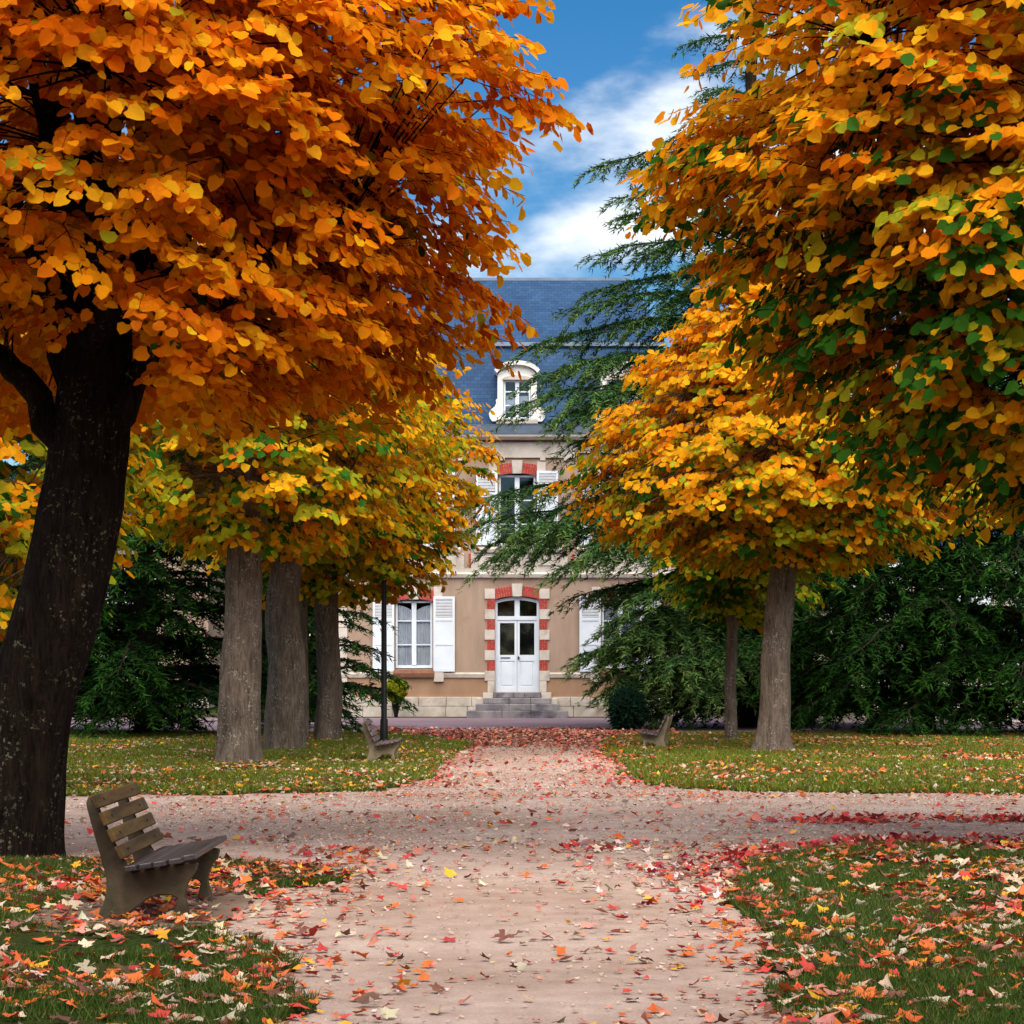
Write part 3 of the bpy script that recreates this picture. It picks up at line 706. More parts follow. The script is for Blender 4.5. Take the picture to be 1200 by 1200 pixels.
# ------------------------------------------------------------------ neighbouring houses seen between the conifers
def small_house(name, label, x0, x1, yf, zt, wins, mat, roofz):
    h_ = thing(name, label, 'house', ((x0 + x1) / 2, yf, 0))
    ops = [(a, a + 1.1, b, b + 1.7) for a, b in wins]
    wall_with_openings('wall', x0, x1, 0, zt, yf, ops, mat, h_)
    m = MB(); m.quad((x0, yf, 0), (x0, yf + 9, 0), (x0, yf + 9, zt), (x0, yf, zt)); m.quad((x1, yf, 0), (x1, yf + 9, 0), (x1, yf + 9, zt), (x1, yf, zt)); m.quad((x0, yf + 9, 0), (x1, yf + 9, 0), (x1, yf + 9, zt), (x0, yf + 9, zt)); m.build('side_wall', mat, h_)
    m = MB(); a = [(x0 - .3, yf - .3, zt), (x1 + .3, yf - .3, zt), (x1 + .3, yf + 9.3, zt), (x0 - .3, yf + 9.3, zt)]; r0, r1 = (x0 + 3, yf + 4.5, roofz), (x1 - 3, yf + 4.5, roofz)
    m.quad(a[0], a[1], r1, r0); m.quad(a[2], a[3], r0, r1); m.quad(a[1], a[2], r1); m.quad(a[3], a[0], r0); m.quad(*a); m.build('roof', M['slate'], h_)
    for a_, b_, c_, d_ in ops:
        f = MB(); f.box(a_, a_ + .07, yf + .1, yf + .2, c_, d_); f.box(b_ - .07, b_, yf + .1, yf + .2, c_, d_); f.box(a_ + .07, b_ - .07, yf + .102, yf + .198, d_ - .07, d_); f.box(a_ + .07, b_ - .07, yf + .102, yf + .198, c_, c_ + .09); mx_ = (a_ + b_) / 2; f.box(mx_ - .05, mx_ + .05, yf + .104, yf + .196, c_ + .09, d_ - .07)
        w_ = f.build('window', M['paint'], h_)
        for lo, hi in ((a_ + .07, mx_ - .05), (mx_ + .05, b_ - .07)):
            p = MB(); p.box(lo, hi, yf + .14, yf + .15, c_ + .09, d_ - .07); o_ = p.build('pane', M['glass']); o_.parent = w_
        for lo, hi in ((a_ - .62, a_ - .05), (b_ + .05, b_ + .62)):
            s_ = MB(); s_.box(lo, hi, yf - .07, yf - .02, c_ - .03, d_ + .03); s_.build('shutter', M['paint'], h_)
    m = MB(); m.box(x0 + .2, x1 - .2, yf + 1.5, yf + 1.6, 0, zt); m.build('inner_dark_backing', M['room'], h_)  # near-black sheet behind the windows, painted for dim rooms
    m = MB(); m.box(x0 - .03, x1 + .03, yf - .05, yf + .02, 0, .55); m.build('plinth', M['stone_old'], h_)
    return h_
small_house('cottage', 'pink washed cottage with slate roof behind the dark conifers left of the manor', -24, -11.5, 84, 6.2, [(-22.0, 1.1), (-18.6, 1.1), (-15.2, 1.1), (-22.0, 3.9), (-18.6, 3.9), (-15.2, 3.9)], M['render'], 9.4)
h_ = small_house('cottage', 'pale stone house with shutters behind the iron railing', 11.5, 27, 84, 6.0, [(13.0, 1.3), (16.4, 1.3), (19.6, 1.3), (13.0, 3.8), (16.4, 3.8), (19.6, 3.8)], M['stone_old'], 9.0)
bpy.data.objects['cottage']['label'] = 'pink washed cottage with slate roof beyond the dark spreading yew'

# iron railing on a low wall
fe = thing('iron_railing', 'dark iron railing of upright bars on a low stone wall', 'railing', (14, 64, 0))
m = MB(); m.box(8.6, 22, 63.9, 64.15, -.02, .16); m.build('low_wall', M['stone_old'], fe, 0.015)
for z in (.28, 1.72):
    m = MB(); m.box(8.6, 22, 64.0, 64.05, z, z + .045); m.build('rail', M['black'], fe)
x = 8.65; bar = None
while x < 19.5:
    m = MB(); m.box(-.013, .013, 63.985, 64.065, .14, 1.84)
    if bar is None: bar = m.mesh('bar')
    o_ = link('bar', bar, M['black'], fe, True); o_.location = (x, 0, 0); x += .155

# road sign partly behind the cedar
sg = thing('road_sign', 'round red and white road sign on a navy post near the manor corner', 'sign', (bx(828), 66.5, 0))
sxp = (827 - 600) / 2600 * 66.5
V, q = tube_arrays([(sxp, 66.5, 0), (sxp, 66.5, 1.2), (sxp, 66.5, 2.5)], [.045, .045, .045], 12)
o_ = link('post', fast_mesh('post', V, q.ravel(), np.full(len(q), 4), smooth=True), M['navy'], sg, True)
def disc(cx_, cz_, y0, y1, r, n=32, a0=0, a1=2 * math.pi):
    m = MB(); m.prism([(cx_ + r * math.cos(t), cz_ + r * math.sin(t)) for t in np.linspace(a0, a1, n, endpoint=(a1 - a0 < 6.2))], y0, y1); return m
disc(sxp - .18, 1.78, 66.40, 66.44, .27).build('sign_plate', M['sign_red'], sg)
m = MB(); m.box(sxp - .36, sxp + .0, 66.393, 66.401, 1.83, 1.93); m.build('white_bar', M['sign_white'], sg)

# ------------------------------------------------------------------ lamp post
YL = depth(871); xl = (450 - 600) / 2600 * YL
lp = thing('lamp_post', 'slim black lamp post standing behind the bench on the far lawn', 'lamp post', (xl, YL, 0))
lp['label'] = 'slim black lamp post rising into the yellow linden beside the path'
V, q = tube_arrays([(xl, YL, .0), (xl, YL, .5), (xl, YL, .52), (xl, YL, 2.5), (xl, YL, 4.1)], [.085, .08, .062, .058, .045], 16)
link('pole', fast_mesh('pole', V, q.ravel(), np.full(len(q), 4), smooth=True), M['black'], lp, True)
V, q = tube_arrays([(xl, YL, -.01), (xl, YL, .05), (xl, YL, .1)], [.13, .13, .09], 16)
link('base_plate', fast_mesh('base_plate', V, q.ravel(), np.full(len(q), 4)), M['black'], lp, True)
V, q = tube_arrays([(xl, YL, 4.1), (xl, YL, 4.15), (xl, YL, 4.55), (xl, YL, 4.6), (xl, YL, 4.78)], [.06, .12, .2, .24, .02], 6)
ln = link('lantern', fast_mesh('lantern', V, q.ravel(), np.full(len(q), 4)), M['black'], lp, True)
for k in range(6):
    a0, a1 = k * math.pi / 3 + .12, (k + 1) * math.pi / 3 - .12
    p = MB(); p.quad((xl + .128 * math.cos(a0), YL + .128 * math.sin(a0), 4.2), (xl + .128 * math.cos(a1), YL + .128 * math.sin(a1), 4.2), (xl + .192 * math.cos(a1), YL + .192 * math.sin(a1), 4.5), (xl + .192 * math.cos(a0), YL + .192 * math.sin(a0), 4.5))
    o_ = p.build('lantern_pane', M['sign_white']); o_.parent = ln

# ------------------------------------------------------------------ benches (local: +x forward, y along the seat)
def make_bench(name, label, conc, wback, wseat):
    t = thing(name, label, 'bench')
    prof = [(-.065, .775), (-.045, .815), (-.01, .80), (.035, .67), (.10, .53), (.17, .40), (.225, .315), (.30, .325), (.46, .352), (.62, .378), (.665, .372), (.655, .32), (.60, .24), (.580, .16), (.615, 0.0), (.505, 0.0), (.535, .14), (.50, .162), (.42, .165), (.35, .145), (.25, .07), (.165, 0.0), (0, 0), (.045, .10), (.075, .20), (.065, .29), (.03, .42), (-.02, .59), (-.06, .74)]
    for yy in (.17, 1.26):
        m = MB(); m.prism(prof, yy, yy + .085); m.build('support', conc, t, 0.008, world=False)
    d = Vector((-.235, .485)).normalized(); nrm_ = Vector((d.y, -d.x))     # up the back, and its front normal
    b0 = Vector((.205, .365))
    for k in range(4):
        a = b0 + d * (.045 + k * .121); e = a + d * .092
        pts = [a + nrm_ * .004, a + nrm_ * .042, e + nrm_ * .042, e + nrm_ * .004]
        m = MB(); m.prism([(p.x, p.y) for p in pts], 0.0, 1.6); m.build('back_slat', wback, t, 0.006, world=False)
    sdn = Vector((.40, .062)).normalized(); sn = Vector((-sdn.y, sdn.x)); s0 = Vector((.215, .325))
    for k in range(5):
        a = s0 + sdn * (k * .098) + sn * (.004 + (.012 if k == 4 else 0)); e = a + sdn * .082
        pts = [a, e, e + sn * .036, a + sn * .036]
        jt = [0, .012, -.01, .008, -.006][k]
        m = MB(); m.prism([(p.x, p.y) for p in pts], jt, 1.6 + jt); m.build('seat_slat', wseat, t, 0.006, world=False)
    for yy in (.17, 1.26):
        for k in range(4):
            a = b0 + d * (.045 + k * .121 + .046) + nrm_ * .042
            m = MB(); m.box(a.x - .002, a.x + .006, yy + .034, yy + .05, a.y - .008, a.y + .008); m.build('bolt', M['black'], t, world=False)
    return t
bench = make_bench('bench', 'weathered wooden slat bench on concrete supports at the foot of the leaning linden', M['concrete'], M['wood_back'], M['wood_seat'])
bench.location = (-2.73, 14.38, LAWN_Z)
bench['group'] = 'park benches facing the path'
bench2 = make_bench('bench', 'small pale concrete bench with grey slats beside the lamp post', M['concrete_pale'], M['wood_grey'], M['wood_grey'])
bench2.scale = (.85, .85, .85); bench2.location = (-2.50, 37.6, LAWN_Z); bench2['group'] = 'park benches facing the path'
bench3 = copy_tree(bench2)
bench3.location = ((786 - 600) / 2600 * 44.6, 44.6, LAWN_Z); bench3.scale = (.80, .80, .80); bench3.rotation_euler = (0, 0, math.pi - R(8))
bench3['label'] = 'pale concrete bench with grey slats in front of the cedar and clipped bush'
# ------------------------------------------------------------------ broadleaf trees
LEAF_NEAR = np.array([(0, 0, 0), (-.07, .32, .04), (.30, .54, .06), (.78, .36, .01), (1.0, 0, -.07), (.78, -.36, .01), (.30, -.54, .06), (-.07, -.32, .04)])
LEAF_NEAR_F = [(0, 4, 3, 2, 1), (0, 7, 6, 5, 4)]
LEAF_FAR = np.array([(0, 0, 0), (.08, .50, .05), (.72, .46, .02), (1.0, 0, -.07), (.72, -.46, .02), (.08, -.50, .05)])
LEAF_FAR_F = [(0, 3, 2, 1), (0, 5, 4, 3)]
DEEP, ORANGE, GOLD, YG, GREEN, RUST = (np.array(c) for c in ((.74, .215, .003), (.86, .330, .005), (.88, .45, .012), (.40, .42, .018), (.035, .140, .012), (.52, .125, .003)))
PAL = np.array([RUST, DEEP, ORANGE, GOLD, YG, GREEN])

def trunk_mesh(pts, rad, n, rings, seed, flare=0.45, disp=0.05):
    """tapered trunk with root flare and bark relief"""
    P = np.array(pts, dtype=float)
    s = np.concatenate([[0], np.cumsum(np.linalg.norm(np.diff(P, axis=0), axis=1))]); u = np.linspace(0, s[-1], rings)
    C = np.stack([np.interp(u, s, P[:, k]) for k in range(3)], 1)
    k = np.ones(5) / 5
    for _ in range(3):
        Cs = C.copy()
        for j in range(3): Cs[2:-2, j] = np.convolve(C[:, j], k, 'valid')
        C = Cs
    hw_ = np.clip((C[:, 2] - C[0, 2]) / 1.2, 0, 1) * np.mean(rad) * .55
    C[:, 0] += hw_ * np.array([mnoise.noise(Vector((z_ * .55, seed * 3.1, 0))) for z_ in C[:, 2]]); C[:, 1] += hw_ * np.array([mnoise.noise(Vector((z_ * .55, seed * 3.1, 9))) for z_ in C[:, 2]])
    rr = np.interp(u, s, rad)
    V, q = tube_arrays(C, rr, n)
    V = V.reshape(rings, n, 3)
    z0 = C[0, 2]
    for i in range(rings):
        h = C[i, 2] - z0
        fl = flare * math.exp(-max(h, 0) / 0.28)
        for j in range(n):
            d = V[i, j] - C[i]; a = 2 * math.pi * j / n
            lob = 0.5 + 0.5 * math.sin(a * 5 + seed) * math.sin(a * 2 + seed * 1.7)
            vv = Vector((math.cos(a) * 2.2, math.sin(a) * 2.2, h * 0.5 + seed * 9.0))
            nzv = mnoise.fractal(vv * 1.0, 1.0, 2.0, 3) * 0.13
            fis = abs(mnoise.noise(Vector((math.cos(a) * 7, math.sin(a) * 7, h * 1.6 + seed)))) * disp
            V[i, j] = C[i] + d * (1 + fl * lob + nzv - fis)
    return fast_mesh('trunk', V.reshape(-1, 3), q.ravel(), np.full(len(q), 4), smooth=True)

def bez(a, b, up, n=8, sag=0.0):
    a, b = np.array(a, float), np.array(b, float); t = np.linspace(0, 1, n)[:, None]
    m_ = a + (b - a) * 0.45 + np.array([0, 0, up])
    p = (1 - t) ** 2 * a + 2 * t * (1 - t) * m_ + t ** 2 * b
    p[:, 2] -= sag * (t[:, 0] ** 3)
    return p

def linden(label, base, trunk_pts, trunk_rad, prof, axis, n_spray, leaf, weights, bark, seed, near=False, forks=(), group=None, n_limb=10, spray_len=0.95, inner=0.35, twigs=True, extra_axis=(0, 0), singles=0, sides=28, rings=40, front_bias=0.0, name='linden_tree', shell=0.55, flare=0.45, cull=None, topfull=99.0):
    g = np.random.default_rng(seed)
    t = thing(name, label, 'tree', tuple(base), 0, group)
    link('trunk', trunk_mesh(trunk_pts, trunk_rad, sides, rings, seed, flare), bark, t, True)
    P = np.array(trunk_pts, float)
    zs = np.array([p[0] for p in prof]); rs = np.array([p[1] for p in prof]); zmin, zmax = zs[0], zs[-1]
    ax = lambda z: np.stack([axis[0] + extra_axis[0] * (z - zmin), axis[1] + extra_axis[1] * (z - zmin)], -1)
    top = P[-1]
    limbs = []
    for a, b, r0, r1, up in forks: limbs.append((bez(a, b, up, 12), r0, r1))
    for k in range(n_limb):
        th = k * 2.399 + g.uniform(-.3, .3); f = (k + .5) / n_limb
        z1 = zmin + (zmax - zmin) * (0.12 + 0.80 * f); r1 = np.interp(z1, zs, rs) * 0.62
        c = ax(np.array([z1]))[0]
        end = (c[0] + r1 * math.cos(th), c[1] + r1 * math.sin(th), z1)
        hs_ = P[-1, 2] - (P[-1, 2] - P[0, 2]) * 0.35 * (1 - f)
        st = np.array([np.interp(hs_, P[:, 2], P[:, j]) for j in range(3)])
        rt = np.interp(hs_, P[:, 2], trunk_rad)
        limbs.append((bez(st, end, 0.25 * (z1 - st[2]) + .3, 10), rt * .45, .022))
    # leader
    limbs.append((bez(top, (*ax(np.array([zmax * .93]))[0], zmax * .93), 0.4, 10), trunk_rad[-1] * .85, .02))
    LP, LR = [], []
    for pts, r0, r1 in limbs:
        w_ = np.array(pts); w_[1:-1] += g.normal(0, .06, (len(w_) - 2, 3))
        rad = np.linspace(r0, r1, len(w_))
        V, q = tube_arrays(w_, rad, 9)
        link('limb', fast_mesh('limb', V, q.ravel(), np.full(len(q), 4), smooth=True), bark, t, True)
        LP.append(w_[2:]); LR.append(rad[2:])
    LP = np.concatenate(LP)
    # sprays: (tip, direction)
    n = n_spray
    zz = np.linspace(zmin, zmax, 200); wz = (np.interp(zz, zs, rs) ** 1.25 + 0.05) * np.where(zz > topfull, .38, 1.0); wz /= wz.sum()
    z = g.choice(zz, n, p=wz) + g.uniform(-.05, .05, n)
    th = g.uniform(0, 2 * math.pi, n)
    if front_bias:                            # more of the twigs on the side towards the light of the path
        sel = g.uniform(0, 1, n) < front_bias * (0.5 + 0.5 * np.sin(th)); th = np.where(sel, -th, th)
    r = np.interp(z, zs, rs)
    lump = vnoise(np.cos(th) * 2.1 + 5, np.sin(th) * 2.1 + z * 0.9, seed, 3)
    r = r * (0.78 + 0.42 * lump)
    r = r * np.where(g.uniform(0, 1, n) < .16, 1 + np.abs(g.normal(0, .07, n)), 1.0)
    rho = 1 - (1 - shell) * g.uniform(0, 1, n) ** 1.7
    rho = np.where(g.uniform(0, 1, n) < inner * .4, g.uniform(.25, .7, n), rho)
    c = ax(z)
    out = np.stack([np.cos(th), np.sin(th), np.zeros(n)], 1)
    tip = np.stack([c[:, 0] + r * rho * out[:, 0], c[:, 1] + r * rho * out[:, 1], z], 1)
    if cull is not None:
        kp = cull(tip, g.uniform(0, 1, n)); z, th, r, rho, out, tip, c = z[kp], th[kp], r[kp], rho[kp], out[kp], tip[kp], c[kp]; n = len(z)
    zr = (z - zmin) / (zmax - zmin)
    d = out + np.stack([g.normal(0, .28, n), g.normal(0, .28, n), (zr - .42) * 0.55 + g.normal(0, .16, n)], 1)
    d = norm(d)
    L = spray_len * g.uniform(.65, 1.25, n)
    b0 = tip - d * L[:, None]
    droop = g.uniform(.10, .28, n)
    # twig lists: main twig and two or three side twigs per spray
    tw_b, tw_d, tw_L, tw_dr, tw_id = [b0], [d], [L], [droop], [np.arange(n)]
    side = norm(np.cross(d, np.array([0, 0, 1.0])))
    for k, (t0, ang, ll) in enumerate(((.22, .75, .58), (.38, -.75, .52), (.55, .65, .40), (.66, -.6, .34))):
        ang = ang + g.normal(0, .15, n)
        dd = norm(d * np.cos(ang)[:, None] + side * np.sin(ang)[:, None] + np.stack([np.zeros(n), np.zeros(n), g.normal(-.08, .16, n)], 1))
        bb = b0 + d * (L * t0)[:, None]; bb[:, 2] -= droop * t0 ** 2
        tw_b.append(bb); tw_d.append(dd); tw_L.append(L * ll * g.uniform(.8, 1.2, n)); tw_dr.append(droop * .6); tw_id.append(np.arange(n))
    B, D, LL, DR, ID = (np.concatenate(q) for q in (tw_b, tw_d, tw_L, tw_dr, tw_id))
    sp = leaf * (.46 if near else .50)
    cnt = np.maximum(2, (LL / sp).astype(int))
    rep = np.repeat(np.arange(len(B)), cnt); first = np.repeat(np.cumsum(cnt) - cnt, cnt); k = np.arange(len(rep)) - first
    tt = np.clip((k + 1 + g.uniform(-.3, .3, len(rep))) / cnt[rep], .08, 1.02)
    pos = B[rep] + D[rep] * (LL[rep] * tt)[:, None]; pos[:, 2] -= DR[rep] * tt ** 2
    m_ = len(pos)
    sgn = np.where(k % 2 == 0, 1.0, -1.0)
    sd_ = norm(np.cross(D[rep], np.array([0, 0, 1.0])))
    outw = norm(np.concatenate([pos[:, :2] - ax(pos[:, 2]), np.zeros((m_, 1))], 1))
    du = norm(D[rep] * .55 + sd_ * (sgn * .70)[:, None] + np.array([0, 0, -.50]) + g.normal(0, .28, (m_, 3)))
    dn = np.array([0, 0, .62]) + outw * .85 + g.normal(0, .27, (m_, 3))
    dn = norm(dn - du * (dn * du).sum(1, keepdims=True)); dv = np.cross(dn, du)
    sc = leaf * g.uniform(.62, 1.18, m_)
    pos = pos + du * (sc * .22)[:, None]
    # colour: each spray leans to a tint; real leaf colour only
    zrel = zr; W = np.array([weights(a_, b_) for a_, b_ in zip(zrel, rho)]); W /= W.sum(1, keepdims=True)
    cum = W.cumsum(1); u_ = g.uniform(0, 1, n)[:, None]; ci = (u_ > cum).sum(1).clip(0, 5)
    sid = ID[rep]
    own = g.uniform(0, 1, m_) < .42
    ci2 = (g.uniform(0, 1, m_)[:, None] > cum[sid]).sum(1).clip(0, 5)
    cidx = np.where(own, ci2, ci[sid])
    colr = PAL[cidx] * g.normal(1, .13, (m_, 1)).clip(.6, 1.4) * (1 + g.normal(0, .06, (m_, 3)))
    colr = colr.clip(.002, .9)
    # leaves one can pick apart: the foremost of each patch of the crown become objects of their own
    crown_keep = np.ones(m_, bool); chosen = []
    if singles:
        px = 600 + 2600 * pos[:, 0] / pos[:, 1]; py = HOR - 2600 * (pos[:, 2] - CAM_H) / pos[:, 1]
        vis = np.where((px > 5) & (px < 1195) & (py > 5) & (py < 1195))[0]
        cell = (px[vis] // 31).astype(int) * 1000 + (py[vis] // 31).astype(int)
        order = np.lexsort((pos[vis, 1], cell)); v2 = vis[order]; c2 = cell[order]
        fm = np.concatenate([[True], c2[1:] != c2[:-1]])
        cand = v2[fm]; cand = cand[np.argsort(pos[cand, 1])][:singles]
        chosen = cand; crown_keep[cand] = False
    kk = crown_keep
    tpl, tf = (LEAF_NEAR, LEAF_NEAR_F) if near else (LEAF_FAR, LEAF_FAR_F)
    T = np.repeat(tpl[None], kk.sum(), 0).copy()
    curl = g.normal(0, .55, kk.sum())[:, None]
    T[..., 2] = T[..., 2] * (1 + curl) - .16 * np.abs(curl) * T[..., 0] ** 2
    T[..., 1] *= g.uniform(.74, 1.10, (kk.sum(), 1)); T[..., :2] *= g.normal(1, .07, T.shape[:2])[..., None]
    me = stamp(T, tf, pos[kk], du[kk], dv[kk], dn[kk], sc[kk], 'crown', colr[kk])
    crown = tag(link('crown', me, M['leaf'], t, True), kind='stuff')
    if len(chosen):
        vars_ = []
        for q in range(5):
            T1 = tpl.copy(); T1[:, 2] = T1[:, 2] * (1 + .4 * (q - 2)) - .05 * q * T1[:, 0] ** 2
            mm = bpy.data.meshes.new('leaf'); mm.from_pydata([tuple(p) for p in T1], [], tf); mm.materials.append(M['leaf_one']); vars_.append(mm)
        for i in chosen:
            o_ = bpy.data.objects.new('leaf', vars_[i % 5]); COL.objects.link(o_); o_.parent = crown
            s_ = sc[i]; a_, b_, c_ = du[i] * s_, dv[i] * s_, dn[i] * s_
            o_.matrix_basis = Matrix(((a_[0], b_[0], c_[0], pos[i, 0]), (a_[1], b_[1], c_[1], pos[i, 1]), (a_[2], b_[2], c_[2], pos[i, 2]), (0, 0, 0, 1)))
            o_.color = (*[float(v) for v in colr[i]], 1)
    if twigs:
        lst = []
        for i in range(n):
            dist = np.linalg.norm(LP - b0[i], axis=1) + np.maximum(0, LP[:, 2] - b0[i, 2]) * .5
            a_ = LP[np.argmin(dist)]
            pts = bez(a_, b0[i], .1, 5 if near else 3)
            e = b0[i] + d[i] * L[i] * np.array([[.33], [.66], [1.0]]); e[:, 2] -= droop[i] * np.array([.33, .66, 1.0]) ** 2
            pts = np.concatenate([pts, e]); lst.append(tube_arrays(pts, np.linspace(.013, .0025, len(pts)), 3))
        if near:
            for i in range(n, 3 * n):
                s_ = np.linspace(0, 1, 3)[:, None]; pts = B[i] + D[i] * LL[i] * s_; pts[:, 2] -= DR[i] * s_[:, 0] ** 2
                lst.append(tube_arrays(pts, np.linspace(.004, .0018, 3), 3))
        tag(link('twig_mass', join_tubes(lst, 'twig_mass'), bark, t, True), kind='stuff')
    return t

def lerp(a, b, t): return a + (b - a) * max(0, min(1, t))
# weights: rust, deep orange, orange, gold, yellow-green, green
W_BIG = lambda z, r: [.07, .32, .44, .155, .012, .003]
W_RIGHT = lambda z, r: [.01, .10, .34, .36, lerp(.28, .10, z * 2.2), lerp(.95, .03, z * 2.3)]
W_MID = lambda z, r: [.01, .08, lerp(.12, .38, z * 1.5), .50, lerp(.45, .08, z * 1.5), lerp(.20, .01, z * 2.2)]
W_ROW = lambda z, r: [.01, .06, lerp(.12, .30, z * 1.4), .46, lerp(.60, .14, z * 1.5), lerp(.30, .03, z * 1.7)]
W_GREEN = lambda z, r: [0, .01, .04, .10, .45, .55]
W_SIDE = lambda z, r: [.0, .03, .12, .34, .50, .22]

def bare_side(tip, u):
    """the leaning tree carries few low twigs round its trunk and is thin on the side away from the path"""
    low = (tip[:, 2] < 4.55) & (tip[:, 0] < -2.55) & (tip[:, 1] < 20.3)
    thin = (tip[:, 0] < -2.2) & (tip[:, 1] < 19.0) & (tip[:, 2] < 7.4) & (u < .45)
    back = (tip[:, 1] > 20.8) & (u > .62)
    return ~(low | thin | back)
def thin_back(tip, u): return ~((tip[:, 1] > 21.4) & (u > .62))
# the large leaning tree by the bench
YT = 19.4
def tp(px, py, Y=YT): return tuple(at(px, py, Y))
tb = [(at(2, 1005, YT).x, YT, -.06), tp(14, 960), tp(22, 900), tp(48, 800), tp(74, 700), tp(96, 600), tp(107, 520), tp(106, 440), tp(108, 360), tp(112, 280)]
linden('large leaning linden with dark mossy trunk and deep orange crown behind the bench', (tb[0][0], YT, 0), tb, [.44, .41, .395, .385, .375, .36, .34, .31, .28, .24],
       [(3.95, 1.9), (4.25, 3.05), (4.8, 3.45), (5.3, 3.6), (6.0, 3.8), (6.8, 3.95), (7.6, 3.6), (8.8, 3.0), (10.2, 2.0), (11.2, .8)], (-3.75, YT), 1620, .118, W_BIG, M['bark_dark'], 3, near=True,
       forks=[(tp(88, 540), tuple(at(-90, 330, YT + .2)), .14, .07, .25), (tp(108, 420), tuple(at(230, 180, YT + 1.0)), .13, .03, .4), (tp(108, 400), tuple(at(60, 120, YT - .6)), .15, .05, .6), (tp(108, 380), tuple(at(330, 330, YT - 1.4)), .08, .02, .5)],
       singles=300, sides=64, rings=110, front_bias=.25, spray_len=1.0, flare=.5, cull=bare_side, topfull=8.1)
# its counterpart across the path, trunk outside the picture
YT6 = 20.0
xb = 5.6
tb = [(xb, YT6, -.06), (xb, YT6, 1.0), (xb - .05, YT6, 2.2), (xb - .12, YT6, 3.4), (xb - .2, YT6, 4.6), (xb - .25, YT6, 5.8)]
linden('golden linden with green inner leaves spreading over the lawn across the path', (xb, YT6, 0), tb, [.42, .38, .36, .34, .28, .2],
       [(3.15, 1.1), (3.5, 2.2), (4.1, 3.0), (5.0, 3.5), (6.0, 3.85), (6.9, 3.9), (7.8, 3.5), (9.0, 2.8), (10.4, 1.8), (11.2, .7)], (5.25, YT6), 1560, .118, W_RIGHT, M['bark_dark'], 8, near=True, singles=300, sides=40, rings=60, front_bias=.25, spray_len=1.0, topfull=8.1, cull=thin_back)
for xs_, sd_, lb_ in ((-4.1, 51, 'unseen linden on the bench side of the path, placed to shade the foreground'), (4.2, 52, 'unseen linden across the path from the slat bench, placed to shade the foreground')):  # unseen lindens, inferred from the dim foreground and placed to shade it
    tb = [(xs_, 3.8, -.06), (xs_, 3.8, 1.2), (xs_, 3.8, 2.6), (xs_, 3.8, 4.4), (xs_, 3.8, 5.8)]
    linden(lb_, (xs_, 3.8, 0), tb, [.42, .38, .36, .3, .2], [(3.6, 1.0), (4.0, 1.9), (4.8, 2.9), (5.6, 3.7), (7.0, 3.8), (8.4, 3.2), (9.8, 2.0), (10.8, .7)], (xs_, 3.8), 260, .22, W_RIGHT, M['bark_dark'], sd_, twigs=False)
# the row along the far lawn
def row_tree(label, px, py, wpx, lean, prof, axis_dx, n, seed, W, leaf=.14, bark='bark', ht=4.6, **kw):
    Y = depth(py); s_ = 2600.0 / Y; x = (px - 600) / s_; w = wpx / s_ / 2
    tb = [(x, Y, -.05), (x + lean * .06, Y, .5), (x + lean * .2, Y, 1.6), (x + lean * .55, Y, 3.0), (x + lean * .9, Y, ht), (x + lean, Y, ht + 1.4)]
    return linden(label, (x, Y, 0), tb, [w * 1.06, w * 1.0, w * .94, w * .88, w * .68, w * .45], prof, (x + axis_dx, Y), n, leaf, W, M[bark], seed, **kw)
row_tree('linden with tall straight grey trunk and a pale lichen spot, foremost of the row', 278, 895, 49, .20, [(3.8, 1.4), (4.1, 2.6), (4.6, 3.2), (5.4, 3.5), (6.4, 3.4), (7.6, 2.9), (8.8, 1.9), (9.6, .6)], .1, 620, 21, W_ROW, flare=.32, group='lindens in a row on the far lawn')
row_tree('linden with stout brown trunk second in the row on the far lawn', 333, 881, 46, .10, [(3.8, 1.6), (4.1, 2.8), (4.6, 3.2), (5.6, 3.4), (6.8, 3.3), (8.0, 2.8), (9.2, 1.8), (10, .6)], .2, 620, 22, W_ROW, flare=.25, group='lindens in a row on the far lawn')
row_tree('linden with slender mossy grey trunk last in the row, nearest the manor', 383, 868, 30, .05, [(3.2, 1.7), (3.5, 2.6), (4.2, 3.1), (5.5, 3.4), (6.8, 3.4), (8.0, 3.0), (9.2, 2.1), (10.2, .7)], .15, 760, 23, W_ROW, flare=.2, group='lindens in a row on the far lawn')
row_tree('thin linden trunk squeezed between the stout brown trunk and the mossy one', 355, 869, 13, .02, [(3.6, 1.0), (4.6, 1.8), (6.0, 2.0), (7.6, 1.5), (8.6, .5)], 0, 160, 24, W_ROW, flare=.2, group='lindens in a row on the far lawn', n_limb=6)
# tree left of the leaning trunk
row_tree('yellow green linden standing behind the leaning trunk', -95, 930, 44, .1, [(2.0, 1.2), (2.6, 2.2), (3.6, 2.7), (4.8, 2.8), (6.2, 2.5), (7.6, 1.7), (8.4, .5)], .3, 480, 25, W_SIDE, flare=.2)
# the tree on the right lawn, and the thin one by it
row_tree('young linden with golden orange rounded crown and grey trunk on the lawn before the conifers', 905, 882, 37, .22, [(3.6, 1.2), (3.9, 2.6), (4.4, 3.75), (5.1, 3.9), (6.2, 3.5), (7.2, 2.95), (8.2, 2.2), (9.2, 1.3), (10.1, .4)], .15, 1150, 26, W_MID, flare=.85)
row_tree('thin mossy trunk with green leaves in the shade of the cedar', 857, 868, 14, .05, [(2.7, 1.0), (3.2, 2.0), (4.0, 2.4), (5.0, 2.2), (6.0, 1.4), (6.6, .5)], .4, 300, 27, W_GREEN, flare=.2, n_limb=7)

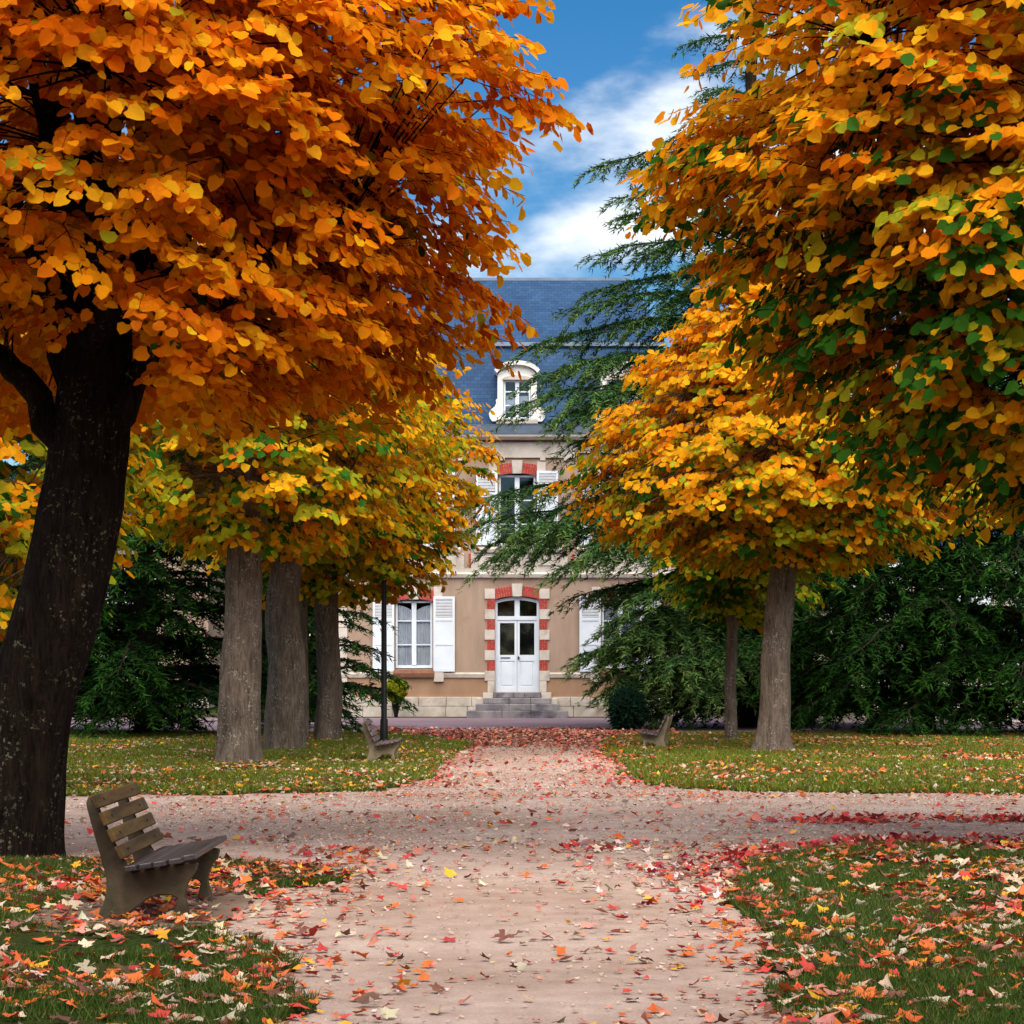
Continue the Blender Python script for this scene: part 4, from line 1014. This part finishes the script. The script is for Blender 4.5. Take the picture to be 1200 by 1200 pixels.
# ------------------------------------------------------------------ conifers
NEED = np.array([(0, .42, 0), (1.0, 0, -.06), (0, -.42, 0)]); NEED_F = [(0, 1, 2)]
def conifer(label, base, h, branches, seed, trunk_r, cols_, clump=.20, clump_w=.34, per=26, side_n=13, droop=.55, name='conifer_tree', hang=.55, group=None, lean=(0, 0), up=.25, cat='tree'):
    """branches: list of (height, azimuth, length); foliage plates of small hanging sprigs"""
    g = np.random.default_rng(seed); t = thing(name, label, cat, (base[0], base[1], 0), 0, group)
    x0, y0 = base
    tp_ = [(x0, y0, -.05), (x0, y0, .6), (x0 + lean[0] * .3, y0, h * .3), (x0 + lean[0] * .7, y0, h * .7), (x0 + lean[0], y0 + lean[1], h)]
    link('trunk', trunk_mesh(tp_, [trunk_r * 1.15, trunk_r, trunk_r * .85, trunk_r * .45, .03], 24, 40, seed, .3), M['bark_con'], t, True)
    lst, P_, D_, C_, S_ = [], [], [], [], []
    for (z, az, L) in branches:
        dir_ = np.array([math.sin(az), math.cos(az), 0.0])
        n = 14; s_ = np.linspace(0, 1, n)[:, None]
        xs_ = x0 + lean[0] * z / h
        pts = np.array([xs_, y0, z]) + dir_ * L * s_; pts[:, 2] += L * (up * s_[:, 0] - droop * s_[:, 0] ** 2.2) + np.cumsum(g.normal(0, .012 * L, n)) * .6
        pts[:, :2] += np.cumsum(g.normal(0, .012 * L, (n, 2)), 0)
        lst.append(tube_arrays(pts, np.linspace(.02 + .012 * L, .006, n), 6))
        tan = norm(np.gradient(pts, axis=0)); sv = norm(np.cross(tan, np.array([0, 0, 1.0])))
        m_ = max(5, int(side_n * L / 2.5))
        for k in range(m_):
            u = .10 + .90 * (k + g.uniform(0, 1)) / m_; i0 = u * (n - 1); i = min(int(i0), n - 2); f = i0 - i
            p = pts[i] * (1 - f) + pts[i + 1] * f; tt = tan[i]; s2 = sv[i] * (1 if k % 2 else -1)
            l2 = L * (.36 * (1 - u * .75) + .05) * g.uniform(.6, 1.25)
            l2 = min(l2, 1.6)
            dd = norm(tt * .75 + s2 * g.uniform(.45, 1.0) + np.array([0, 0, g.uniform(-.25, .1)]))
            if u > .95: dd = tt
            q = 4; a = np.linspace(0, 1, q)[:, None]; sub = p + dd * l2 * a; sub[:, 2] -= l2 * .42 * a[:, 0] ** 2
            lst.append(tube_arrays(sub, np.linspace(.012, .003, q), 3))
            c = max(5, int(per * l2)); ua = np.sort(g.uniform(.0, 1.03, c))[:, None]
            pp = p + dd * l2 * ua; pp[:, 2] -= l2 * .42 * ua[:, 0] ** 2
            pp += g.normal(0, .03, (c, 3))
            sgn = np.where(np.arange(c) % 2 == 0, 1, -1)[:, None]
            ss = norm(np.cross(dd, np.array([0, 0, 1.0])))
            dl = norm(dd * g.uniform(.3, .9, (c, 1)) + ss * sgn * g.uniform(.2, .9, (c, 1)) + np.array([0, 0, -1.0]) * g.uniform(-.25, hang * 1.7, (c, 1)) + g.normal(0, .22, (c, 3)))
            P_.append(pp); D_.append(dl); S_.append(clump * g.uniform(.55, 1.35, c))
            w_ = g.uniform(0, 1, (c, 1)); tipy = np.clip(ua * .6 + u * .5 - .45 + g.normal(0, .18, (c, 1)), 0, 1)
            cc = cols_[0] * (1 - w_) + cols_[1] * w_; cc = cc * (1 - tipy) + cols_[2] * tipy
            C_.append(cc)
    P_, D_, C_, S_ = np.concatenate(P_), np.concatenate(D_), np.concatenate(C_), np.concatenate(S_)
    n = len(P_); rn = np.array([0, 0, 1.0]) + g.normal(0, .6, (n, 3)); dn = norm(rn - D_ * (rn * D_).sum(1, keepdims=True)); dv = np.cross(dn, D_)
    T = np.repeat(NEED[None], n, 0).copy(); T[..., 1] *= clump_w
    me = stamp(T, NEED_F, P_, D_, dv, dn, S_, 'foliage', C_.clip(.003, .9))
    tag(link('foliage', me, M['needle'], t, True), kind='stuff')
    tag(link('branch_mass', join_tubes(lst, 'branch_mass'), M['bark_con'], t, True), kind='stuff')
    return t
CED = [np.array(c) for c in ((.016, .066, .022), (.040, .118, .032), (.135, .205, .052))]
YEW = [np.array(c) for c in ((.003, .015, .004), (.008, .036, .007), (.034, .110, .012))]
def whorls(z0, z1, dz, Lf, seed, k=5, arc=None):
    g = np.random.default_rng(seed); out = []; z = z0; a = 0
    while z < z1:
        f = (z - z0) / (z1 - z0)
        for j in range(k):
            az = a + 2 * math.pi * j / k + g.uniform(-.3, .3); out.append((z + g.uniform(-.2, .2), az, Lf(f) * g.uniform(.75, 1.15)))
        a += 1.1; z += dz * g.uniform(.8, 1.25)
    return out
# the great cedar before the manor: irregular plates reaching over the facade
YC = 59.0; xc = (884 - 600) / 2600 * YC
cb = []
gC = np.random.default_rng(77)
def reach(px, py, Y=YC, dy=-.6, lift=0.0):
    """a branch whose tip hangs at that pixel, Y deep"""
    tip_ = at(px, py, Y + dy); L = math.hypot(tip_.x - xc, dy); az = math.atan2(tip_.x - xc, dy)
    return (tip_.z + L * (.20 - .11) + lift, az, L)
for px, py, dy in ((560, 605, -1.5), (575, 660, -2.0), (566, 590, -.4), (590, 640, .5), (610, 612, -3.0), (630, 440, -.8), (640, 400, .6), (628, 478, -1.8), (645, 500, -2.6), (660, 470, -3.2), (668, 365, -.5), (690, 345, 1.0), (700, 300, -.6), (730, 240, .2), (735, 262, 1.2), (706, 190, .8), (680, 660, -3.5), (692, 768, -2.2), (690, 700, -1.2), (690, 740, -3.0), (700, 640, -4.2), (700, 800, -2.8), (720, 760, -3.8), (735, 820, -3.0), (760, 845, -3.4), (745, 700, -4.6), (850, 28, -.5), (800, 60, .8), (790, 780, -4.6), (770, 640, -5.0), (650, 430, -2.0), (660, 520, -1.0), (690, 600, -1.5), (700, 560, .6)):
    cb.append(reach(px, py, dy=dy))
cb += [(z_, a_, L_ * (.5 if z_ < 8.5 and math.sin(a_) < .2 else 1.0)) for z_, a_, L_ in whorls(2.4, 19.5, 1.15, lambda f: 6.4 * (1 - f) ** .8 + .8, 5, 4)]
for k_ in range(26):
    cb.append(reach(gC.uniform(690, 850), gC.uniform(690, 838), dy=gC.uniform(-4.2, .8)))
conifer('tall green cedar with drooping layered branches in front of the manor facade', (xc, YC), 21.0, cb, 41, .52, CED, clump=.18, clump_w=.26, per=72, side_n=20, name='cedar_tree', droop=.20, up=.11, hang=.30)
# dark spreading yews
def yew(label, px, py, h, Lmax, seed, tr=.26, k=6, dz=.62, **kw):
    Y = depth(py); x = (px - 600) / 2600 * Y
    return conifer(label, (x, Y), h, whorls(0.95, h - .4, dz, lambda f: Lmax * (1 - f) ** .75 + .5, seed, k), seed, tr, YEW, clump=.18, clump_w=.29, per=64, side_n=16, name='yew_tree', droop=.30, up=.14, hang=.30, **kw)
yew('dark green spreading yew behind the row of lindens', 172, 862, 9.0, 4.2, 61, k=8)
yew('dark narrow yew with drooping sprigs beside the slender mossy trunk', 384, 853, 6.0, 1.7, 62, .2, 5)
yew('broad dark green yew with low drooping boughs before the iron railing', 1082, 860, 11.0, 4.4, 63, k=7)
yew('dark yew behind the young linden, its trunk showing below the boughs', 938, 851, 10.0, 3.4, 64, .30)
yew('dense dark green yew rising beyond the golden linden, farthest from the manor', 1215, 862, 12.0, 4.2, 65)
yew('shadowy dark yew filling the gap behind the leaning trunk', 40, 858, 9.5, 3.8, 66)
# far wood closing the view beside the manor
def wood(name, label, x0, x1, y0, h, seed):
    g = np.random.default_rng(seed); n = 9000
    x = g.uniform(x0, x1, n); hh = h * (.75 + .5 * vnoise(x * .14, x * 0, seed, 4)); z = hh * g.uniform(0, 1, n) ** .8
    y = y0 + g.uniform(0, 3, n) - 1.8 * vnoise(x * .5, z * .5, seed + 1, 3)
    pos = np.stack([x, y, z], 1); du = norm(g.normal(0, 1, (n, 3)) + np.array([0, 0, -.3])); rn = g.normal(0, .5, (n, 3)) + np.array([0, -.6, .8]); dn = norm(rn - du * (rn * du).sum(1, keepdims=True)); dv = np.cross(dn, du)
    u = g.uniform(0, 1, (n, 1)); c = np.array([.020, .045, .014]) * (1 - u) + np.array([.055, .080, .018]) * u
    me = stamp(LEAF_FAR, LEAF_FAR_F, pos, du, dv, dn, g.uniform(.5, 1.0, n), name, c)
    return tag(link(name, me, M['leaf']), label, 'trees', kind='stuff')
wood('far_wood', 'dark mass of far trees beyond the pink washed cottage', -40, -7, 98, 10, 91)
wood('far_wood', 'dark mass of far trees beyond the pale stone house', 8, 44, 98, 11, 92)

wood('far_wood', 'unseen dark woodland opposite the manor, added to darken the window reflections', -60, 60, -45, 12, 93)  # unseen wood behind the camera, added to darken the pane reflections
# ------------------------------------------------------------------ small bushes by the wall
def bush(name, label, px, py, w, h, z0, cols_, seed, n=2600, leaf=.07, extra=None, spiky=False):
    Y = depth(py) if extra is None else extra; x = (px - 600) / 2600 * Y
    t = thing(name, label, 'bush', (x, Y, 0)); g = np.random.default_rng(seed)
    v = norm(g.normal(0, 1, (n, 3))); rr = g.uniform(.55, 1.02, n) ** .6
    lump = .85 + .3 * vnoise(v[:, 0] * 3 + 9, v[:, 2] * 3 + v[:, 1] * 2, seed, 2)
    pos = np.array([x, Y, z0 + h / 2]) + v * (rr * lump)[:, None] * np.array([w / 2, w / 2, h / 2])
    du = norm(v * .4 + g.normal(0, .6, (n, 3)) + np.array([0, 0, .2])); rn = v + g.normal(0, .4, (n, 3)); dn = norm(rn - du * (rn * du).sum(1, keepdims=True)); dv = np.cross(dn, du)
    if spiky: du = norm(v * .9 + g.normal(0, .45, (n, 3)) + np.array([0, 0, .1])); dn = norm(rn - du * (rn * du).sum(1, keepdims=True)); dv = np.cross(dn, du)
    u = g.uniform(0, 1, (n, 1)); c = cols_[0] * (1 - u) + cols_[1] * u
    tag(link('foliage', stamp(LEAF_FAR * np.array([1, .28, 1]) if spiky else LEAF_FAR, LEAF_FAR_F, pos, du, dv, dn, leaf * g.uniform(.6, 1.2, n), 'foliage', c), M['leaf'], t, True), kind='stuff')
    lst = [tube_arrays(bez((x + g.normal(0, .04), Y + g.normal(0, .04), -.02), tuple(pos[i]), .05, 5), np.linspace(.014, .004, 5), 4) for i in range(0, n, max(1, n // 26))]
    link('stem_mass', join_tubes(lst, 'stem_mass'), M['bark_con'], t, True)
    return t
bush('shrub', 'small yellow green shrub standing against the stone plinth', 464, 838, .66, .72, .50, [np.array((.22, .26, .012)), np.array((.42, .42, .02))], 31, 1500, .09, 68.9)
bush('shrub', 'dark blue green bristly shrub beside the far bench and cedar', 735, 857, .80, .98, .04, [np.array((.012, .040, .026)), np.array((.022, .065, .038))], 32, 3400, .17, spiky=True)

# ------------------------------------------------------------------ fallen leaves
def maple_template():
    tips = [(0, 1.0), (.62, .78), (.98, .42), (1.30, .52), (1.62, .40)]      # placeholder angles, replaced below
    pts = []
    lob = [(-150, .46), (-118, .66), (-94, .52), (-60, .90), (-30, .62), (0, 1.0), (30, .62), (60, .90), (94, .52), (118, .66), (150, .46)]
    for a, r_ in lob: pts.append((r_ * math.cos(R(a)), r_ * math.sin(R(a)), 0))
    return np.array([(0, 0, 0)] + pts)
MAPLE = maple_template(); MAPLE_F = [(0, i, i + 1) for i in range(1, 11)]
OVAL = np.array([(-.5, 0, 0), (-.1, .36, .0), (.35, .30, .0), (.62, 0, 0), (.35, -.30, 0), (-.1, -.36, 0)]); OVAL_F = [(0, 3, 2, 1), (0, 5, 4, 3)]
LC = dict(orange=(.60, .140, .040), red=(.52, .060, .050), pale=(.50, .40, .30), yellow=(.72, .36, .035), brown=(.20, .088, .066), pink=(.52, .20, .15), crimson=(.33, .030, .045), lilac=(.60, .47, .45))
LCN = list(LC); LCV = np.array([LC[k] for k in LCN])
def curl_template(tpl, n, g, amt):
    T = np.repeat(tpl[None], n, 0).copy(); x, y = T[..., 0], T[..., 1]
    a, b, c = g.normal(.22, amt, (n, 1)), g.normal(.05, amt, (n, 1)), g.normal(0, amt * .7, (n, 1))
    T[..., 2] = a * x * x + b * y * y + c * x * y + g.normal(0, amt * .25, T.shape[:2])
    T[..., :2] *= g.normal(1, .16, T.shape[:2])[..., None].clip(.55, 1.4)
    T[..., 1] *= g.uniform(.55, 1.05, (n, 1))
    return T
ground_leaves = []                           # (x, y, size, colour index, zone, tilt)
def scatter(zone, poly_fn, xr, yr, density_fn, size, mix, tilt, seed, dens_max):
    g = np.random.default_rng(seed); n = int((xr[1] - xr[0]) * (yr[1] - yr[0]) * dens_max)
    x, y = g.uniform(*xr, n), g.uniform(*yr, n)
    k = (np.abs(x) < .245 * y + .8) & poly_fn(x, y); x, y = x[k], y[k]
    k = g.uniform(0, 1, len(x)) < density_fn(x, y) / dens_max; x, y = x[k], y[k]
    s_ = g.uniform(size[0], size[1], len(x)) * np.where(g.uniform(0, 1, len(x)) < .12, 1.3, 1.0)
    w_ = np.array([mix.get(q, 0) for q in LCN], float); w_ /= w_.sum(); c = g.choice(len(LCN), len(x), p=w_)
    return dict(zone=zone, x=x, y=y, s=s_, c=c, tilt=tilt, g=g)
clump = lambda x, y, s_, f: np.clip((vnoise(x * f, y * f, s_, 3) - .36) * 3.4, .03, 1.0)
in_nl = lambda x, y: inside(lawn_nl, x, y); in_nr = lambda x, y: inside(lawn_nr, x, y); in_fl = lambda x, y: inside(lawn_fl, x, y); in_fr = lambda x, y: inside(lawn_fr, x, y)
def on_path(x, y): return ~(in_nl(x, y) | in_nr(x, y) | in_fl(x, y) | in_fr(x, y)) & (y < 54)
def edge_near(x, y):
    """closeness to the borders of the near path, where leaves collect"""
    xl_ = np.interp(y, [9, 13, 15, 18], [-1.0, -1.35, -1.6, -1.4]); xr_ = np.interp(y, [9, 13, 15.5, 17.6, 20], [1.2, 1.5, 1.58, 1.75, 2.3])
    return np.maximum(np.exp(-np.abs(x - xl_) / .35), np.exp(-np.abs(x - xr_) / .40)) * (y < 20.5)
LAWN_MIX = dict(orange=.34, red=.10, pale=.27, yellow=.07, brown=.12, pink=.10)
groups = [
    scatter('nl', in_nl, (-5.6, -.8), (9.4, 19), lambda x, y: 26 + 165 * clump(x, y, 301, 1.3), (.032, .082), LAWN_MIX, .24, 201, 225),
    scatter('nr', in_nr, (1.0, 6.4), (9.4, 21), lambda x, y: 22 + 125 * clump(x, y, 302, 1.3), (.030, .080), LAWN_MIX, .24, 202, 150),
    scatter('path', on_path, (-2.4, 3.2), (9.4, 28.6), lambda x, y: 2 + 10 * clump(x, y, 303, .8) + 95 * edge_near(x, y), (.022, .074), dict(orange=.24, red=.18, pink=.26, pale=.18, yellow=.04, brown=.10), .28, 203, 110),
    scatter('path', on_path, (-7.5, 7.5), (18, 32), lambda x, y: 3 + 13 * clump(x * .5, y * 1.5, 304, .7), (.035, .080), dict(red=.18, pink=.32, orange=.14, pale=.18, crimson=.08, yellow=.03, lilac=.07), .25, 204, 34),
    # the red drift across the side path
    scatter('path', on_path, (2.0, 7.5), (22.6, 25.2), lambda x, y: 520 * np.exp(-((y - 23.9 + .10 * np.sin(x * 2)) / .42) ** 2) * np.clip((x - 2.2) / 2.0, 0, 1) * clump(x, y, 305, 1.1), (.040, .085), dict(red=.46, crimson=.12, pink=.36, orange=.06), .4, 205, 530),
    scatter('path', lambda x, y: y > 0, (1.5, 7.0), (19.0, 22.0), lambda x, y: 260 * np.exp(-((y - np.interp(x, [1.7, 2.3, 3.2, 6.5], [18.6, 19.9, 20.8, 21.0])) / .28) ** 2), (.040, .085), dict(crimson=.42, red=.28, brown=.10, pink=.12, lilac=.08), .55, 206, 270),
    scatter('path', lambda x, y: on_path(x, y), (.5, 2.6), (15.5, 21), lambda x, y: 90 * clump(x, y, 306, 1.2), (.035, .075), dict(crimson=.2, pink=.2, lilac=.25, pale=.2, red=.15), .35, 207, 92),
    # borders of the far path
    scatter('path', on_path, (-1.6, 2.6), (30, 54), lambda x, y: 4 + 85 * np.maximum(np.exp(-np.abs(x - 1.75) / .35), .8 * np.exp(-np.abs(x + 1.1) / .30)), (.045, .085), dict(red=.16, pink=.54, orange=.10, pale=.14, crimson=.06), .3, 208, 145),
    scatter('path', lambda x, y: ~(in_fl(x, y) | in_fr(x, y)), (-3.4, 4.0), (43.5, 57.5), lambda x, y: 170 * np.clip((y - 43.5) / 5, 0, 1) * np.clip((58.5 - y + .6 * np.sin(x)) / 4, 0, 1) * (.45 + .55 * clump(x, y, 309, .8)), (.05, .10), dict(brown=.58, pink=.28, red=.05, orange=.04, pale=.05), .3, 209, 175),
    scatter('fl', in_fl, (-12.5, -.9), (28, 51.5), lambda x, y: 40 + 95 * clump(x, y, 310, .7), (.035, .075), dict(pale=.46, yellow=.24, orange=.16, red=.04, pink=.06, brown=.04), .25, 210, 140),
    scatter('fr', in_fr, (1.5, 13.5), (28, 52), lambda x, y: 30 + 90 * clump(x, y, 311, .7) + 90 * np.clip((y - 40) / 6, 0, 1), (.035, .078), dict(pale=.30, yellow=.12, orange=.34, red=.08, pink=.08, brown=.08), .25, 211, 215),
    scatter('path', lambda x, y: (y > 51) & ~((x > -2) & (x < 3)), (-14, 14), (51, 54), lambda x, y: 60 + 0 * x, (.05, .09), dict(brown=.5, orange=.3, red=.2), .3, 214, 60),
]
groups.append(scatter('path', lambda x, y: y > 0, (-7.5, 7.5), (26.8, 30.2), lambda x, y: 60 * np.exp(-((y - 28.2) / .45) ** 2) * (.3 + .7 * clump(x, y, 330, .9)), (.035, .075), dict(pink=.36, orange=.26, red=.14, pale=.20, yellow=.04), .3, 215, 100))
# crumbs and bits on the gravel, pale ones thickened to brighten the shaded crossing
crumbs = [scatter('path', on_path, (-7.5, 7.5), (9.4, 33), lambda x, y: 30 + (40 + 210 * np.clip((y - 16.5) / 4, 0, 1)) * clump(x * .6, y * 1.2, 320, 1.0) * np.clip((y - 9) / 7, .15, 1), (.012, .036), dict(pale=.50, lilac=.34, pink=.14, brown=.02), .16, 212, 285),
          scatter('path', on_path, (-2, 3), (28, 54), lambda x, y: 90 + 0 * x, (.014, .035), dict(pale=.3, pink=.35, brown=.2, red=.15), .25, 213, 95)]
def arrays(gr, tpl, amt):
    g = gr['g']; n = len(gr['x']); T = curl_template(tpl, n, g, amt)
    az = g.uniform(0, 2 * math.pi, n); tl = g.normal(0, gr['tilt'], (n, 2))
    dn = norm(np.stack([tl[:, 0], tl[:, 1], np.ones(n)], 1)); du = np.stack([np.cos(az), np.sin(az), np.zeros(n)], 1); du = norm(du - dn * (du * dn).sum(1, keepdims=True)); dv = np.cross(dn, du)
    base = np.where(np.full(n, gr['zone'] == 'path'), 0.004, LAWN_Z + .018)
    low = (T[..., 0] * du[:, None, 2] + T[..., 1] * dv[:, None, 2] + T[..., 2] * dn[:, None, 2]).min(1) * gr['s']
    pos = np.stack([gr['x'], gr['y'], base - low], 1)
    col = LCV[gr['c']] * g.normal(1, .16, (n, 1)).clip(.55, 1.45) * (1 + g.normal(0, .06, (n, 3)))
    return T, pos, du, dv, dn, gr['s'], col.clip(.01, .85)
A = [arrays(gr, MAPLE, .24) for gr in groups]
allT, allP, aU, aV, aN, aS, aC = (np.concatenate([a[i] for a in A]) for i in range(7))
zone = np.concatenate([np.full(len(gr['x']), ['nl', 'nr', 'path', 'fl', 'fr'].index(gr['zone'])) for gr in groups]); cid = np.concatenate([gr['c'] for gr in groups])
pxx = 600 + 2600 * allP[:, 0] / allP[:, 1]; pyy = HOR + 2600 * (CAM_H - allP[:, 2]) / allP[:, 1]
ok = (pxx > 8) & (pxx < 1192) & (pyy < 1192) & (aS > .045)
score = np.where(ok, aS / allP[:, 1], 0)
one = np.argsort(-score)[:290]
keep = np.ones(len(allP), bool); keep[one] = False
farl = keep & (allP[:, 1] > 21.5); nearl = keep & ~farl
FT = allT[:, [1, 4, 6, 8, 11]]                     # far leaves keep five of the eleven points
me = stamp(FT[farl], [(0, 1, 2, 3, 4)], allP[farl], aU[farl], aV[farl], aN[farl], aS[farl] * .78, 'fallen_leaf_litter', aC[farl])
tag(link('fallen_leaf_litter', me, M['litter']), 'small orange and pale leaf litter over the far lawns and crossing', 'leaves', kind='stuff')
me = stamp(allT[nearl], MAPLE_F, allP[nearl], aU[nearl], aV[nearl], aN[nearl], aS[nearl], 'fallen_leaf_litter', aC[nearl])
tag(link('fallen_leaf_litter', me, M['litter']), 'scattered orange red and pale fallen leaves around the slat bench and near path', 'leaves', kind='stuff')
B = [arrays(gr, OVAL, .35) for gr in crumbs]
bT, bP, bU, bV, bN, bS, bC = (np.concatenate([a[i] for a in B]) for i in range(7))
me = stamp(bT, OVAL_F, bP, bU, bV, bN, bS, 'leaf_crumbs', bC)
tag(link('leaf_crumbs', me, M['litter']), 'small pale and pinkish leaf crumbs strewn on the gravel', 'leaf crumbs', kind='stuff')
PLACE = {0: 'on the grass around the wooden slat bench', 1: 'on the grass across the path from the slat bench', 2: 'on the gravel path'}
CN = dict(orange='orange', red='red', pale='pale tan', yellow='yellow', brown='brown', pink='dusty pink', crimson='dark crimson', lilac='pale lilac')
FINE = []
for i_ in range(1, 12):
    FINE.append(i_)
    if i_ < 11: FINE.append((i_, i_ + 1))
vm = []
for q in range(10):
    T1 = allT[one[q]].copy(); mm = bpy.data.meshes.new('fallen_leaf')
    rim = []
    for e_ in FINE:
        if isinstance(e_, int): rim.append(T1[e_])
        else:
            a_, b_ = T1[e_[0]], T1[e_[1]]; mid = (a_ + b_) / 2
            rim += [a_ * .68 + b_ * .32 + mid * random.uniform(-.02, .16) + np.array([0, 0, random.uniform(-.05, .05)]), a_ * .34 + b_ * .66 - mid * random.uniform(.0, .12)]
    T1 = np.array([T1[0]] + rim)
    vv = [tuple(p) for p in T1]; st = [(-.05, .02, 0), (-.75, .03, .06), (-.75, -.02, .06)]; b_ = len(vv)
    mm.from_pydata(vv + st, [], [(0, i_, i_ + 1) for i_ in range(1, b_ - 1)] + [(b_, b_ + 1, b_ + 2)]); mm.materials.append(M['litter_one']); vm.append(mm)
for k_, i in enumerate(one):
    o_ = bpy.data.objects.new('fallen_leaf', vm[k_ % 10]); COL.objects.link(o_)
    T1 = allT[one[k_ % 10]]; s_ = aS[i]
    lowz = (T1[:, 0] * aU[i, 2] + T1[:, 1] * aV[i, 2] + T1[:, 2] * aN[i, 2]).min() * s_
    zb_ = (0.004 if zone[i] == 2 else LAWN_Z + .016) - lowz
    a_, b_, c_ = aU[i] * s_, aV[i] * s_, aN[i] * s_
    o_.matrix_basis = Matrix(((a_[0], b_[0], c_[0], allP[i, 0]), (a_[1], b_[1], c_[1], allP[i, 1]), (a_[2], b_[2], c_[2], zb_), (0, 0, 0, 1)))
    o_.color = (*[float(v) for v in aC[i]], 1)
    nm = CN[LCN[cid[i]]]; pl_ = PLACE.get(int(zone[i]), 'on the far lawn')
    tag(o_, f'{nm} fallen maple leaf lying {pl_}', 'leaf', f'{nm} leaves {pl_}')
